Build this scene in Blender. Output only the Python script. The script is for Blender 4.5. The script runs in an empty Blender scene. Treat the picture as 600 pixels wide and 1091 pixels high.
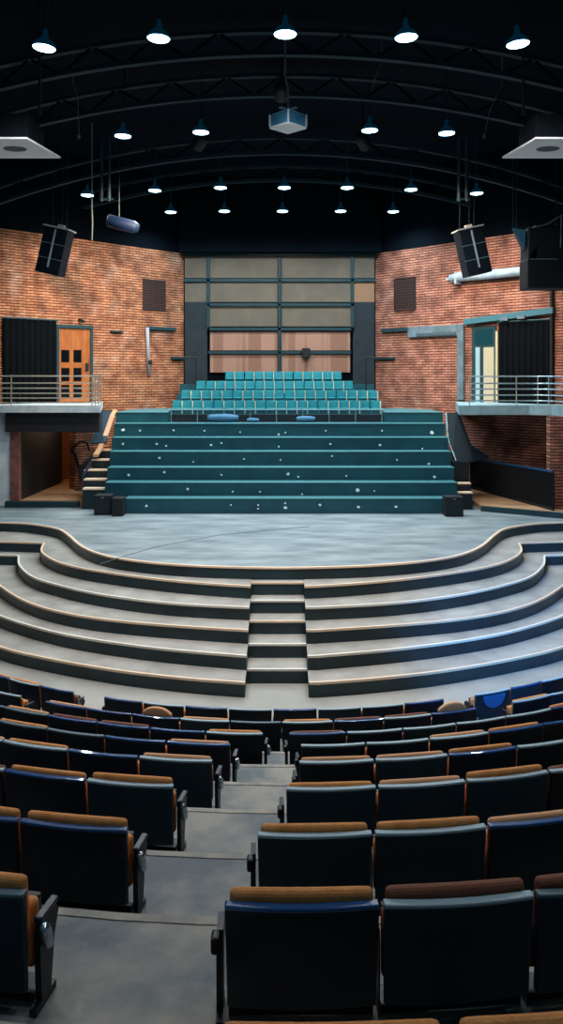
import bpy, math, random
from mathutils import Vector, Matrix
random.seed(7)
C = bpy.context.scene.collection
EYE = 4.85            # eye height above the lower floor
F = 900.0
PI = math.pi

def lin(c):
    out = []
    for v in c:
        v = v / 255.0
        out.append(v / 12.92 if v <= .04045 else ((v + .055) / 1.055) ** 2.4)
    return tuple(out) + (1.0,)

# ------------------------------------------------------------------ materials
MATS = {}
def mat(name, rgb, rough=.6, metal=0.0, spec=.5, emit=None, emit_s=0, noise=None, bump=None, coat=0):
    if name in MATS: return MATS[name]
    m = bpy.data.materials.new(name); m.use_nodes = True
    nt = m.node_tree; b = nt.nodes['Principled BSDF']
    b.inputs['Base Color'].default_value = lin(rgb)
    b.inputs['Roughness'].default_value = rough
    b.inputs['Metallic'].default_value = metal
    b.inputs['Specular IOR Level'].default_value = spec
    b.inputs['Coat Weight'].default_value = coat
    tc = nt.nodes.new('ShaderNodeTexCoord')
    if noise:
        rgb2, scale, detail = noise[:3]; lo, hi = (noise[3], noise[4]) if len(noise) > 3 else (.35, .65)
        n = nt.nodes.new('ShaderNodeTexNoise'); n.inputs['Scale'].default_value = scale; n.inputs['Detail'].default_value = detail
        n.inputs['Roughness'].default_value = .6
        mp = nt.nodes.new('ShaderNodeMapping')
        if len(noise) > 5: mp.inputs['Scale'].default_value = noise[5]
        nt.links.new(tc.outputs['Object'], mp.inputs['Vector']); nt.links.new(mp.outputs['Vector'], n.inputs['Vector'])
        r = nt.nodes.new('ShaderNodeValToRGB'); r.color_ramp.elements[0].position = lo; r.color_ramp.elements[1].position = hi
        r.color_ramp.elements[0].color = lin(rgb); r.color_ramp.elements[1].color = lin(rgb2)
        nt.links.new(n.outputs['Fac'], r.inputs['Fac']); nt.links.new(r.outputs['Color'], b.inputs['Base Color'])
    if bump:
        n2 = nt.nodes.new('ShaderNodeTexNoise'); n2.inputs['Scale'].default_value = bump[0]; n2.inputs['Detail'].default_value = 4
        nt.links.new(tc.outputs['Object'], n2.inputs['Vector'])
        bp = nt.nodes.new('ShaderNodeBump'); bp.inputs['Strength'].default_value = bump[1]; bp.inputs['Distance'].default_value = .01
        nt.links.new(n2.outputs['Fac'], bp.inputs['Height']); nt.links.new(bp.outputs['Normal'], b.inputs['Normal'])
    if emit:
        b.inputs['Emission Color'].default_value = lin(emit); b.inputs['Emission Strength'].default_value = emit_s
    MATS[name] = m
    return m

def brick_mat(name, c1, c2, mortar, pale, palelo=.56):
    m = bpy.data.materials.new(name); m.use_nodes = True
    nt = m.node_tree; b = nt.nodes['Principled BSDF']; b.inputs['Roughness'].default_value = .85
    tc = nt.nodes.new('ShaderNodeTexCoord'); sp = nt.nodes.new('ShaderNodeSeparateXYZ'); cb = nt.nodes.new('ShaderNodeCombineXYZ')
    nt.links.new(tc.outputs['Object'], sp.inputs[0]); nt.links.new(sp.outputs['X'], cb.inputs['X']); nt.links.new(sp.outputs['Z'], cb.inputs['Y'])
    br = nt.nodes.new('ShaderNodeTexBrick')
    br.inputs['Scale'].default_value = 1; br.inputs['Brick Width'].default_value = .25; br.inputs['Row Height'].default_value = .08
    br.inputs['Mortar Size'].default_value = .012; br.inputs['Mortar Smooth'].default_value = .3
    br.inputs['Color1'].default_value = lin(c1); br.inputs['Color2'].default_value = lin(c2); br.inputs['Mortar'].default_value = lin(mortar)
    nt.links.new(cb.outputs[0], br.inputs['Vector'])
    n = nt.nodes.new('ShaderNodeTexNoise'); n.inputs['Scale'].default_value = .9; n.inputs['Detail'].default_value = 6; n.inputs['Roughness'].default_value = .65
    nt.links.new(cb.outputs[0], n.inputs['Vector'])
    r = nt.nodes.new('ShaderNodeValToRGB'); r.color_ramp.elements[0].position = palelo; r.color_ramp.elements[1].position = palelo + .18
    r.color_ramp.elements[1].color = (.45, .45, .45, 1)
    nt.links.new(n.outputs['Fac'], r.inputs['Fac'])
    mx = nt.nodes.new('ShaderNodeMixRGB'); mx.inputs['Color2'].default_value = lin(pale)
    nt.links.new(r.outputs['Color'], mx.inputs['Fac']); nt.links.new(br.outputs['Color'], mx.inputs['Color1'])
    # soot blotches
    n3 = nt.nodes.new('ShaderNodeTexNoise'); n3.inputs['Scale'].default_value = 2.3; n3.inputs['Detail'].default_value = 8
    nt.links.new(cb.outputs[0], n3.inputs['Vector'])
    r3 = nt.nodes.new('ShaderNodeValToRGB'); r3.color_ramp.elements[0].position = .3; r3.color_ramp.elements[1].position = .62
    r3.color_ramp.elements[0].color = (.38, .34, .32, 1)
    nt.links.new(n3.outputs['Fac'], r3.inputs['Fac'])
    mu = nt.nodes.new('ShaderNodeMixRGB'); mu.blend_type = 'MULTIPLY'; mu.inputs['Fac'].default_value = 1
    nt.links.new(mx.outputs[0], mu.inputs['Color1']); nt.links.new(r3.outputs['Color'], mu.inputs['Color2'])
    dv = nt.nodes.new('ShaderNodeMath'); dv.operation = 'DIVIDE'; dv.inputs[1].default_value = .08; nt.links.new(sp.outputs['Z'], dv.inputs[0])
    fc = nt.nodes.new('ShaderNodeMath'); fc.operation = 'FRACT'; nt.links.new(dv.outputs[0], fc.inputs[0])
    lt = nt.nodes.new('ShaderNodeMath'); lt.operation = 'PINGPONG'; lt.inputs[1].default_value = .5; nt.links.new(fc.outputs[0], lt.inputs[0])
    cr = nt.nodes.new('ShaderNodeValToRGB'); cr.color_ramp.elements[0].position = .1; cr.color_ramp.elements[1].position = .25
    cr.color_ramp.elements[0].color = (.22, .19, .18, 1); nt.links.new(lt.outputs[0], cr.inputs['Fac'])
    m2 = nt.nodes.new('ShaderNodeMixRGB'); m2.blend_type = 'MULTIPLY'; m2.inputs['Fac'].default_value = 1
    nt.links.new(mu.outputs[0], m2.inputs['Color1']); nt.links.new(cr.outputs['Color'], m2.inputs['Color2'])
    nt.links.new(m2.outputs[0], b.inputs['Base Color'])
    bp = nt.nodes.new('ShaderNodeBump'); bp.inputs['Strength'].default_value = 1; bp.inputs['Distance'].default_value = .03; bp.invert = True
    nt.links.new(br.outputs['Fac'], bp.inputs['Height']); nt.links.new(bp.outputs['Normal'], b.inputs['Normal'])
    return m

BRICK_L = brick_mat('brick_orange', (222, 150, 106), (186, 114, 76), (140, 92, 68), (236, 216, 196), .53)
BRICK_R = brick_mat('brick_red', (214, 144, 116), (182, 112, 90), (146, 98, 82), (232, 206, 192), .58)
M_CONC = mat('tread_concrete', (140, 134, 124), .75, noise=((180, 172, 160), 1.6, 6, .3, .7), bump=(30, .2))
M_FLOOR = mat('aisle_concrete', (82, 92, 98), .55, noise=((156, 148, 134), 1.7, 5, .38, .6), bump=(25, .2))
M_STAGE = mat('stage_concrete', (100, 114, 118), .5, noise=((164, 172, 172), .8, 8, .32, .68, (1, 2.6, 1)), bump=(20, .2))
M_RISER = mat('riser_paint', (20, 42, 48), .4, noise=((30, 60, 68), 1.5, 5), bump=(8, .1))
M_NOSE = mat('nosing_wood', (250, 216, 184), .5)
M_NOSE2 = mat('nosing_pale', (244, 232, 214), .5)
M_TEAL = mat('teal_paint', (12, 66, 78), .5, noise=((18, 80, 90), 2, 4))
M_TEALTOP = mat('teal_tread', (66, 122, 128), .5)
M_BLACK = mat('black_paint', (10, 14, 18), .6)
M_DARK = mat('dark_navy_wall', (2, 12, 21), .9, spec=.1)
M_CEIL = mat('ceiling_black', (2, 16, 27), .9, spec=.1)
M_BEAM = mat('beam_teal', (8, 44, 58), .7)
M_STEEL = mat('rail_steel', (205, 195, 180), .35, .6)
M_GREY = mat('grey_cable', (120, 132, 138), .6, .1)
M_SLAB = mat('balcony_slab', (226, 238, 242), .6, noise=((190, 206, 212), 3, 4))
M_PLASTER = mat('white_plaster', (236, 240, 244), .8, noise=((200, 212, 220), 2, 5))
M_TAN = mat('tan_floor', (205, 160, 120), .5, noise=((180, 135, 100), 2, 4))
M_WOOD = mat('door_wood', (176, 104, 52), .45, noise=((140, 76, 36), 3, 5, .35, .65, (8, 8, 1)))
M_GLASSD = mat('dark_glass', (8, 14, 18), .15)
M_CREAM = mat('lit_pane', (176, 164, 138), .4, emit=(255, 232, 190), emit_s=.12)
M_PANEL = mat('panel_taupe', (112, 98, 82), .8, noise=((96, 86, 74), 1.2, 3))
M_PANELB = mat('panel_brown', (150, 112, 84), .8)
M_TILE = mat('panel_pink', (146, 102, 82), .8, noise=((172, 126, 104), 1.2, 2, .45, .5, (1.6, 1, .05)))
M_FRAME = mat('frame_teal', (20, 56, 62), .5)
M_DUCT = mat('duct_pale', (188, 206, 216), .5, .0, noise=((150, 172, 186), 4, 5))
M_CONDUIT = mat('conduit_grey', (120, 140, 148), .5, .2, noise=((90, 108, 116), 3, 4))
M_CURTAIN = mat('black_curtain', (2, 5, 8), .95, spec=.1)
M_SEAT_TEAL = mat('seat_teal', (30, 142, 150), .6, noise=((22, 122, 134), 4, 3))
M_SEAT_CREAM = mat('seat_cream', (232, 226, 200), .5)
M_LENS = mat('lamp_lens', (255, 255, 255), .3, emit=(170, 226, 255), emit_s=9)
M_HOUS = mat('lamp_housing_glow', (10, 40, 58), .5, emit=(0, 84, 120), emit_s=.12)  # faint emission paints the cyan glow around the lamps onto the housing
M_PALEU = mat('unit_underside', (250, 250, 252), .6)
M_PROJ = mat('projector_blue', (90, 165, 200), .4, noise=((66, 140, 180), 4, 2))
M_PROJW = mat('projector_white', (240, 248, 250), .4)
M_CHROME = mat('chrome_cap', (190, 205, 215), .2, .9, bump=(60, .6))
M_PAPER = mat('paper_white', (240, 245, 245), .7)
M_BLUEC = mat('blue_cloth', (58, 108, 138), .7)
M_SPOTB = mat('blue_can', (8, 36, 72), .6)

# ------------------------------------------------------------------ mesh building
class MB:
    def __init__(s): s.v = []; s.f = []; s.m = []
    def add(s, vs, fs, mi=0):
        o = len(s.v); s.v += [tuple(v) for v in vs]; s.f += [tuple(i + o for i in f) for f in fs]; s.m += [mi] * len(fs)
    def box(s, x0, x1, y0, y1, z0, z1, mi=0, M=None):
        vs = [Vector((x, y, z)) for z in (z0, z1) for y in (y0, y1) for x in (x0, x1)]
        if M: vs = [M @ v for v in vs]
        s.add(vs, [(0, 2, 3, 1), (4, 5, 7, 6), (0, 1, 5, 4), (2, 6, 7, 3), (0, 4, 6, 2), (1, 3, 7, 5)], mi)
    def prism(s, poly, z0, z1, mi=0, top=None):
        a = sum(poly[i][0] * poly[(i + 1) % len(poly)][1] - poly[(i + 1) % len(poly)][0] * poly[i][1] for i in range(len(poly)))
        if a < 0: poly = poly[::-1]
        n = len(poly)
        vs = [(x, y, z0) for x, y in poly] + [(x, y, z1) for x, y in poly]
        s.add(vs, [(i, (i + 1) % n, n + (i + 1) % n, n + i) for i in range(n)] + [tuple(range(n))[::-1]], mi)
        s.add(vs[n:], [tuple(range(n))], mi if top is None else top)
    def prism_x(s, poly, x0, x1, mi=0):      # poly in (y, z), extruded along x
        n = len(poly)
        vs = [(x0, y, z) for y, z in poly] + [(x1, y, z) for y, z in poly]
        s.add(vs, [(i, n + i, n + (i + 1) % n, (i + 1) % n) for i in range(n)] + [tuple(range(n)), tuple(range(n, 2 * n))[::-1]], mi)
    def tube(s, pts, r, n=8, mi=0, cap=True):
        pts = [Vector(p) for p in pts]; rs = r if isinstance(r, (list, tuple)) else [r] * len(pts)
        vs = []; fs = []
        for i, p in enumerate(pts):
            t = (pts[min(i + 1, len(pts) - 1)] - pts[max(i - 1, 0)]).normalized()
            up = Vector((0, 0, 1)) if abs(t.z) < .9 else Vector((1, 0, 0))
            a = t.cross(up).normalized(); b = a.cross(t)
            for k in range(n):
                w = 2 * PI * k / n; vs.append(p + (a * math.cos(w) + b * math.sin(w)) * rs[i])
        for i in range(len(pts) - 1):
            for k in range(n):
                fs.append((i * n + k, i * n + (k + 1) % n, (i + 1) * n + (k + 1) % n, (i + 1) * n + k))
        if cap: fs += [tuple(range(n))[::-1], tuple(range((len(pts) - 1) * n, len(pts) * n))]
        s.add(vs, fs, mi)
    def band(s, front, back, z0, z1, top=0, side=1):
        n = len(front)
        vs = [(x, y, z1) for x, y in front] + [(x, y, z1) for x, y in back] + [(x, y, z0) for x, y in front] + [(x, y, z0) for x, y in back]
        R = range(n - 1)
        s.add(vs, [(i, i + 1, n + i + 1, n + i) for i in R], top)
        s.add(vs, [(2 * n + i, 2 * n + i + 1, i + 1, i) for i in R] + [(3 * n + i, n + i, n + i + 1, 3 * n + i + 1) for i in R] +
              [(2 * n + i, 3 * n + i, 3 * n + i + 1, 2 * n + i + 1) for i in R] + [(0, n, 3 * n, 2 * n), (n - 1, 3 * n - 1, 4 * n - 1, 2 * n - 1)], side)
    def lathe(s, prof, n=24, mi=0, M=None):
        vs = []; fs = []
        for r, z in prof:
            for k in range(n):
                v = Vector((r * math.cos(2 * PI * k / n), r * math.sin(2 * PI * k / n), z)); vs.append(M @ v if M else v)
        for i in range(len(prof) - 1):
            for k in range(n): fs.append((i * n + k, i * n + (k + 1) % n, (i + 1) * n + (k + 1) % n, (i + 1) * n + k))
        fs += [tuple(range(n))[::-1], tuple(range((len(prof) - 1) * n, len(prof) * n))]
        s.add(vs, fs, mi)
    def build(s, name, mats, parent=None, smooth=False, bevel=0, seg=2, fixn=False):
        me = bpy.data.meshes.new(name); me.from_pydata(s.v, [], s.f)
        for m in (mats if isinstance(mats, (list, tuple)) else [mats]): me.materials.append(m)
        for p, i in zip(me.polygons, s.m): p.material_index = i; p.use_smooth = smooth
        if fixn:
            import bmesh
            bm = bmesh.new(); bm.from_mesh(me); bmesh.ops.recalc_face_normals(bm, faces=bm.faces); bm.to_mesh(me); bm.free()
        me.update()
        o = bpy.data.objects.new(name, me); C.objects.link(o)
        if parent: o.parent = parent
        if bevel:
            b = o.modifiers.new('bevel', 'BEVEL'); b.width = bevel; b.segments = seg; b.limit_method = 'ANGLE'; b.angle_limit = .7
        return o

def tag(o, label=None, cat=None, group=None, kind=None):
    if label: o['label'] = label
    if cat: o['category'] = cat
    if group: o['group'] = group
    if kind: o['kind'] = kind
    return o
def empty(name, loc, rz=0):
    o = bpy.data.objects.new(name, None); C.objects.link(o); o.location = loc; o.rotation_euler = (0, 0, rz); o.empty_display_size = .1
    return o
def children(o): return [c for c in KIDS.get(o.name, [])]
def struct(o): o['kind'] = 'structure'; return o
def at(px, py, d):                    # photo pixel at depth d -> world
    return Vector(((px - 300) / F * d, d, EYE - (py - 400) / F * d))
def R(rel): return EYE + rel

ORD = ['zeroth', 'first', 'second', 'third', 'fourth', 'fifth', 'sixth', 'seventh', 'eighth', 'ninth', 'tenth', 'eleventh', 'twelfth',
       'thirteenth', 'fourteenth', 'fifteenth', 'sixteenth', 'seventeenth', 'eighteenth', 'nineteenth', 'twentieth', 'twenty-first', 'twenty-second', 'twenty-third']

def spline(pts, m=8):
    out = []; n = len(pts)
    for i in range(n - 1):
        p0 = pts[max(i - 1, 0)]; p1 = pts[i]; p2 = pts[i + 1]; p3 = pts[min(i + 2, n - 1)]
        for k in range(m):
            t = k / m
            out.append(tuple(.5 * (2 * p1[j] + (p2[j] - p0[j]) * t + (2 * p0[j] - 5 * p1[j] + 4 * p2[j] - p3[j]) * t * t + (3 * p1[j] - p0[j] - 3 * p2[j] + p3[j]) * t ** 3) for j in (0, 1)))
    out.append(tuple(pts[-1])); return out
def resample(pts, n):
    L = [0]
    for a, b in zip(pts, pts[1:]): L.append(L[-1] + math.dist(a, b))
    out = []; j = 0
    for k in range(n):
        s = L[-1] * k / (n - 1)
        while j < len(L) - 2 and L[j + 1] < s: j += 1
        t = (s - L[j]) / max(L[j + 1] - L[j], 1e-9)
        out.append((pts[j][0] + (pts[j + 1][0] - pts[j][0]) * t, pts[j][1] + (pts[j + 1][1] - pts[j][1]) * t))
    return out
def lip(mb, path, z, w=.03, h=.03, out=1, mi=0):     # square strip along a path, half proud of the edge
    n = len(path); vs = []
    for i, p in enumerate(path):
        a = path[max(i - 1, 0)]; b = path[min(i + 1, n - 1)]
        t = Vector((b[0] - a[0], b[1] - a[1])).normalized(); nn = Vector((t.y, -t.x)) * out
        for o_, zz in ((.012, z + .004), (.012, z - h), (-w, z - h), (-w, z + .004)):
            vs.append((p[0] + nn.x * o_, p[1] + nn.y * o_, zz))
    fs = []
    for i in range(n - 1):
        for k in range(4): fs.append((i * 4 + k, i * 4 + (k + 1) % 4, (i + 1) * 4 + (k + 1) % 4, (i + 1) * 4 + k))
    fs += [(0, 1, 2, 3), tuple(4 * (n - 1) + k for k in (3, 2, 1, 0))]
    mb.add(vs, fs, mi)

# ------------------------------------------------------------------ stage and curved steps
ZS = R(-3.53)
LV = [ZS - .22 * k for k in range(6)]          # stage, five steps
C0 = spline([(-8.19, 20.5), (-6.7, 20.3), (-6.0, 20.1), (-5.2, 19.5), (-4.73, 18.7), (-4.13, 17.45), (-3.49, 16.6), (-2.67, 16.05), (-1.75, 15.73), (-.87, 15.58), (0, 15.52)])
W1 = [(-8.19, 19.3), (-6.5, 19.08), (-5.32, 18.9)]
W2 = [(-8.19, 18.95), (-5.8, 18.62)]
W3 = [(-8.19, 18.5), (-6.35, 18.3)]
C1 = W1 + spline([(-5.32, 18.9), (-5.1, 17.95), (-4.56, 17.05), (-3.93, 16.46), (-3.1, 15.96), (-2.15, 15.5), (-1.27, 15.2), (-.55, 15.02)])[1:]
C2 = W2 + spline([(-5.8, 18.62), (-5.5, 17.7), (-4.95, 16.7), (-4.3, 16.05), (-3.42, 15.4), (-2.48, 14.92), (-1.63, 14.64), (-.55, 14.45)])[1:]
C3 = W3 + spline([(-6.35, 18.3), (-6.1, 17.6), (-5.66, 16.9), (-4.95, 15.9), (-4.19, 15.15), (-3.22, 14.58), (-1.97, 14.18), (-.55, 13.88)])[1:]
C4 = [(-8.19, 18.0), (-6.9, 17.9)] + spline([(-6.9, 17.9), (-6.1, 16.6), (-5.17, 15.5), (-4.07, 14.62), (-3.14, 14.1), (-1.9, 13.62), (-.55, 13.27)])[1:]
C5 = [(-8.19, 17.6), (-7.4, 17.5)] + spline([(-7.4, 17.5), (-6.1, 15.6), (-4.8, 14.4), (-3.8, 13.8), (-2.57, 13.25), (-1.43, 12.9), (-.55, 12.72)])[1:]
CON = [C0, C1, C2, C3, C4, C5]
mir = lambda P: [(-x, y) for x, y in P][::-1]
full0 = C0 + mir(C0)[1:]

def clipx(P, x1):             # end the left contour at X = x1
    out = [p for p in P if p[0] < x1 - .02]
    return out + [(x1, P[-1][1] if P[-1][0] <= x1 + .1 else [b[1] for b in P if b[0] >= x1][0])]

stage = empty('stage', (0, 20, ZS))
mb = MB()
outline = full0 + [(8.19, 28.39), (-8.19, 28.39)]
mb.prism([(x, y - 20) for x, y in outline], -ZS, 0, 1, top=0)
s_ = mb.build('platform', [M_STAGE, M_RISER], stage)
mb = MB(); lip(mb, [(x, y - 20) for x, y in full0], 0, w=.05, h=.03)
mb.build('edge_trim', M_NOSE, stage)
# joint lines scored in the stage concrete
mb = MB()
for a, b in (((105, 601), (165, 583)), ((165, 583), (235, 570)), ((235, 570), (330, 561))):
    pa = [(a[0] - 300) / F * (3.53 * F / (a[1] - 400)), 3.53 * F / (a[1] - 400)]; pb = [(b[0] - 300) / F * (3.53 * F / (b[1] - 400)), 3.53 * F / (b[1] - 400)]
    mb.tube([(pa[0], pa[1] - 20, -.004), (pb[0], pb[1] - 20, -.004)], .012, 6)
mb.build('scored_joint', mat('joint_dark', (60, 70, 74), .8), stage)
tag(stage, 'wide grey-blue concrete stage with a curved thrust front and pale edge trim', 'stage')

for side, word, x1 in ((-1, 'left', -.55), (1, 'right', .41)):
    root = empty('curved_staircase', (side * 4, 16, 0))
    for k in range(1, 6):
        fr = clipx(CON[k], -abs(x1)); bk = clipx(CON[k - 1], -abs(x1))
        fr = resample(fr, 70); bk = resample(bk, 70)
        bk = [(x, y - .004) for x, y in bk]
        if side > 0: fr = mir(fr); bk = mir(bk)
        off = lambda P: [(x - side * 4, y - 16) for x, y in P]
        mb = MB(); mb.band(off(fr), off(bk), 0, LV[k])
        st = mb.build('step', [M_CONC, M_RISER], root)
        mb = MB(); lip(mb, off(fr), LV[k] + .008, w=.03, h=.034)
        mb.build('nosing', M_NOSE if k % 2 else M_NOSE2, st)
    tag(root, f'sweep of five curved dark steps with grey treads, {word} of the central stair', 'steps', 'curved stage steps')
cs = empty('central_staircase', (-.07, 14, 0))
NY = [15.5, 15.28, 14.88, 14.4, 13.85, 13.3]
for k in range(1, 6):
    mb = MB(); x0, x1 = -.545 + .07, .405 + .07
    mb.band([(x0, NY[k] - 14), (x1, NY[k] - 14)], [(x0, (NY[k - 1] - .003 if k > 1 else 15.51) - 14), (x1, (NY[k - 1] - .003 if k > 1 else 15.51) - 14)], 0, LV[k])
    st = mb.build('step', [M_CONC, M_RISER], cs)
    mb = MB(); lip(mb, [(x0, NY[k] - 14), (x1, NY[k] - 14)], LV[k] + .006, w=.03, h=.03); mb.build('nosing', M_NOSE if k in (1, 3) else M_NOSE2, st)
tag(cs, 'narrow straight flight of five grey steps up to the middle of the stage', 'steps')

# ------------------------------------------------------------------ lower floor and seating tiers
mb = MB(); mb.box(-8.2, 8.2, 8, 28.3, -.2, 0)
struct(mb.build('floor', mat('lower_concrete', (150, 145, 134), .6, noise=((172, 166, 154), .9, 5), bump=(25, .2))))
TOP = [1.52 + .31 * k for k in range(9)]        # drop from the eye to each row's back top
DK = [1.88, 2.91, 3.93, 5.0, 6.02, 7.0, 7.96, 8.98, 10.1]
HC = .45
FL = [EYE - t - HC for t in TOP]
curve = lambda x: .08 * x * x
xs = [-8.2 + 16.4 * i / 48 for i in range(49)]
cl = lambda x: curve(max(-5.2, min(5.2, x)))
for k in range(9):
    fr = [(x, DK[k] + cl(x) + .62) for x in xs]
    back = [(x, (DK[k - 1] + cl(x) + .62) if k else -2.5) for x in xs]
    mb = MB(); mb.band(fr, back, 0, FL[k], 0, 1)
    fl = struct(mb.build('floor', [M_FLOOR, M_RISER]))
    mb = MB(); lip(mb, fr, FL[k], w=.035, h=.03, out=-1); mb.build('floor_nosing', mat('worn_nosing', (176, 164, 146), .6, noise=((130, 124, 114), 6, 4)), fl)
    # half step in the aisle
    ax0, ax1 = ((-.87, -.2), (-.82, -.17), (-.68, -.08), (-.58, .06), (-.45, .13), (-.36, .1), (-.15, .05), (0, 0), (0, 0))[k]
    if k < 7:
        st = MB(); f2 = [(ax0, DK[k] + curve(ax0) + .82), (ax1, DK[k] + curve(ax1) + .82)]
        b2 = [(ax0, DK[k] + curve(ax0) + .623), (ax1, DK[k] + curve(ax1) + .623)]
        st.band(f2, b2, FL[k + 1], (FL[k] + FL[k + 1]) / 2)
        o = st.build('aisle_step', [M_FLOOR, M_RISER])
        tag(o, f'grey concrete half step in the aisle, {ORD[8-k]} one up from the stage', 'step', 'half steps of the aisle')

# ------------------------------------------------------------------ audience seats
PITCH = .552
SH = {'navy': mat('shell_navy', (4, 16, 36), .4, coat=.1), 'slate': mat('shell_slate', (18, 44, 56), .5), 'black': mat('shell_black', (5, 14, 26), .45)}
TR = {'pale': mat('trim_pale', (160, 182, 190), .4), 'blue': mat('trim_blue', (30, 84, 140), .22, coat=.8), 'slate': mat('trim_slate', (88, 112, 122), .45)}
CU = {'tan': mat('cushion_tan', (244, 164, 92), .8, noise=((226, 142, 74), 14, 4), bump=(120, .4)), 'brown': mat('cushion_brown', (142, 86, 62), .8, bump=(120, .4)), 'peach': mat('cushion_peach', (240, 174, 124), .8, bump=(120, .4))}
def rounded_slab(w, z0, z1, y0, y1, r, bow=0, lean=0, n=10, droop=0):
    """Upright slab with rounded upper corners, bowed so that its middle sits further back."""
    mb = MB(); prof = []
    prof.append((-w / 2, z0))
    for i in range(5):
        a = PI - i * PI / 8; prof.append((-w / 2 + r + r * math.cos(a), z1 - r + r * math.sin(a)))
    for i in range(1, n): prof.append((-w / 2 + r + (w - 2 * r) * i / n, z1 + droop * math.sin(PI * i / n)))
    for i in range(5):
        a = PI / 2 - i * PI / 8; prof.append((w / 2 - r + r * math.cos(a), z1 - r + r * math.sin(a)))
    prof.append((w / 2, z0))
    m = len(prof); vs = []
    for yy in (y0, y1):
        for x, z in prof:
            vs.append((x, yy - bow * (1 - (2 * x / w) ** 2) + lean * (z1 - z), z))
    top = list(range(m))
    fs = []
    # front/back as vertical quads pairing mirrored points
    for i in range(m // 2 - (0 if m % 2 else 0)):
        a, b, c, d = i, i + 1, m - 2 - i, m - 1 - i
        if b >= c:
            break
        fs.append((a, b, c, d)); fs.append((m + d, m + c, m + b, m + a))
    for i in range(m):
        j = (i + 1) % m; fs.append((i, m + i, m + j, j))
    mb.add(vs, fs)
    return mb
def slab_grid(w, z0, z1, y0, y1, bow, lean, r=.02, nx=10, top_arc=0, taper=0):
    """Bowed slab as a grid box (front, back and edge faces)."""
    mb = MB(); vs = []; nz = 2
    def pt(u, v, y):
        ww = w * (1 - taper * (1 - v)); x = (u - .5) * ww; e = abs(2 * u - 1)
        z = z0 + (z1 - z0) * v + (top_arc * (1 - e ** 2.5) if v == 1 else 0)
        return (x, y - bow * (1 - (2 * u - 1) ** 2) + lean * (1 - v) * (z1 - z0), z)
    idx = {}
    for s, y in enumerate((y0, y1)):
        for j in range(nz + 1):
            for i in range(nx + 1):
                idx[s, i, j] = len(vs); vs.append(pt(i / nx, j / nz, y))
    fs = []
    for j in range(nz):
        for i in range(nx):
            fs.append((idx[0, i, j], idx[0, i + 1, j], idx[0, i + 1, j + 1], idx[0, i, j + 1]))
            fs.append((idx[1, i, j], idx[1, i, j + 1], idx[1, i + 1, j + 1], idx[1, i + 1, j]))
        fs.append((idx[0, 0, j], idx[0, 0, j + 1], idx[1, 0, j + 1], idx[1, 0, j])); fs.append((idx[0, nx, j], idx[1, nx, j], idx[1, nx, j + 1], idx[0, nx, j + 1]))
    for i in range(nx):
        fs.append((idx[0, i, nz], idx[0, i + 1, nz], idx[1, i + 1, nz], idx[1, i, nz])); fs.append((idx[0, i, 0], idx[1, i, 0], idx[1, i + 1, 0], idx[0, i + 1, 0]))
    mb.add(vs, fs); return mb

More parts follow.
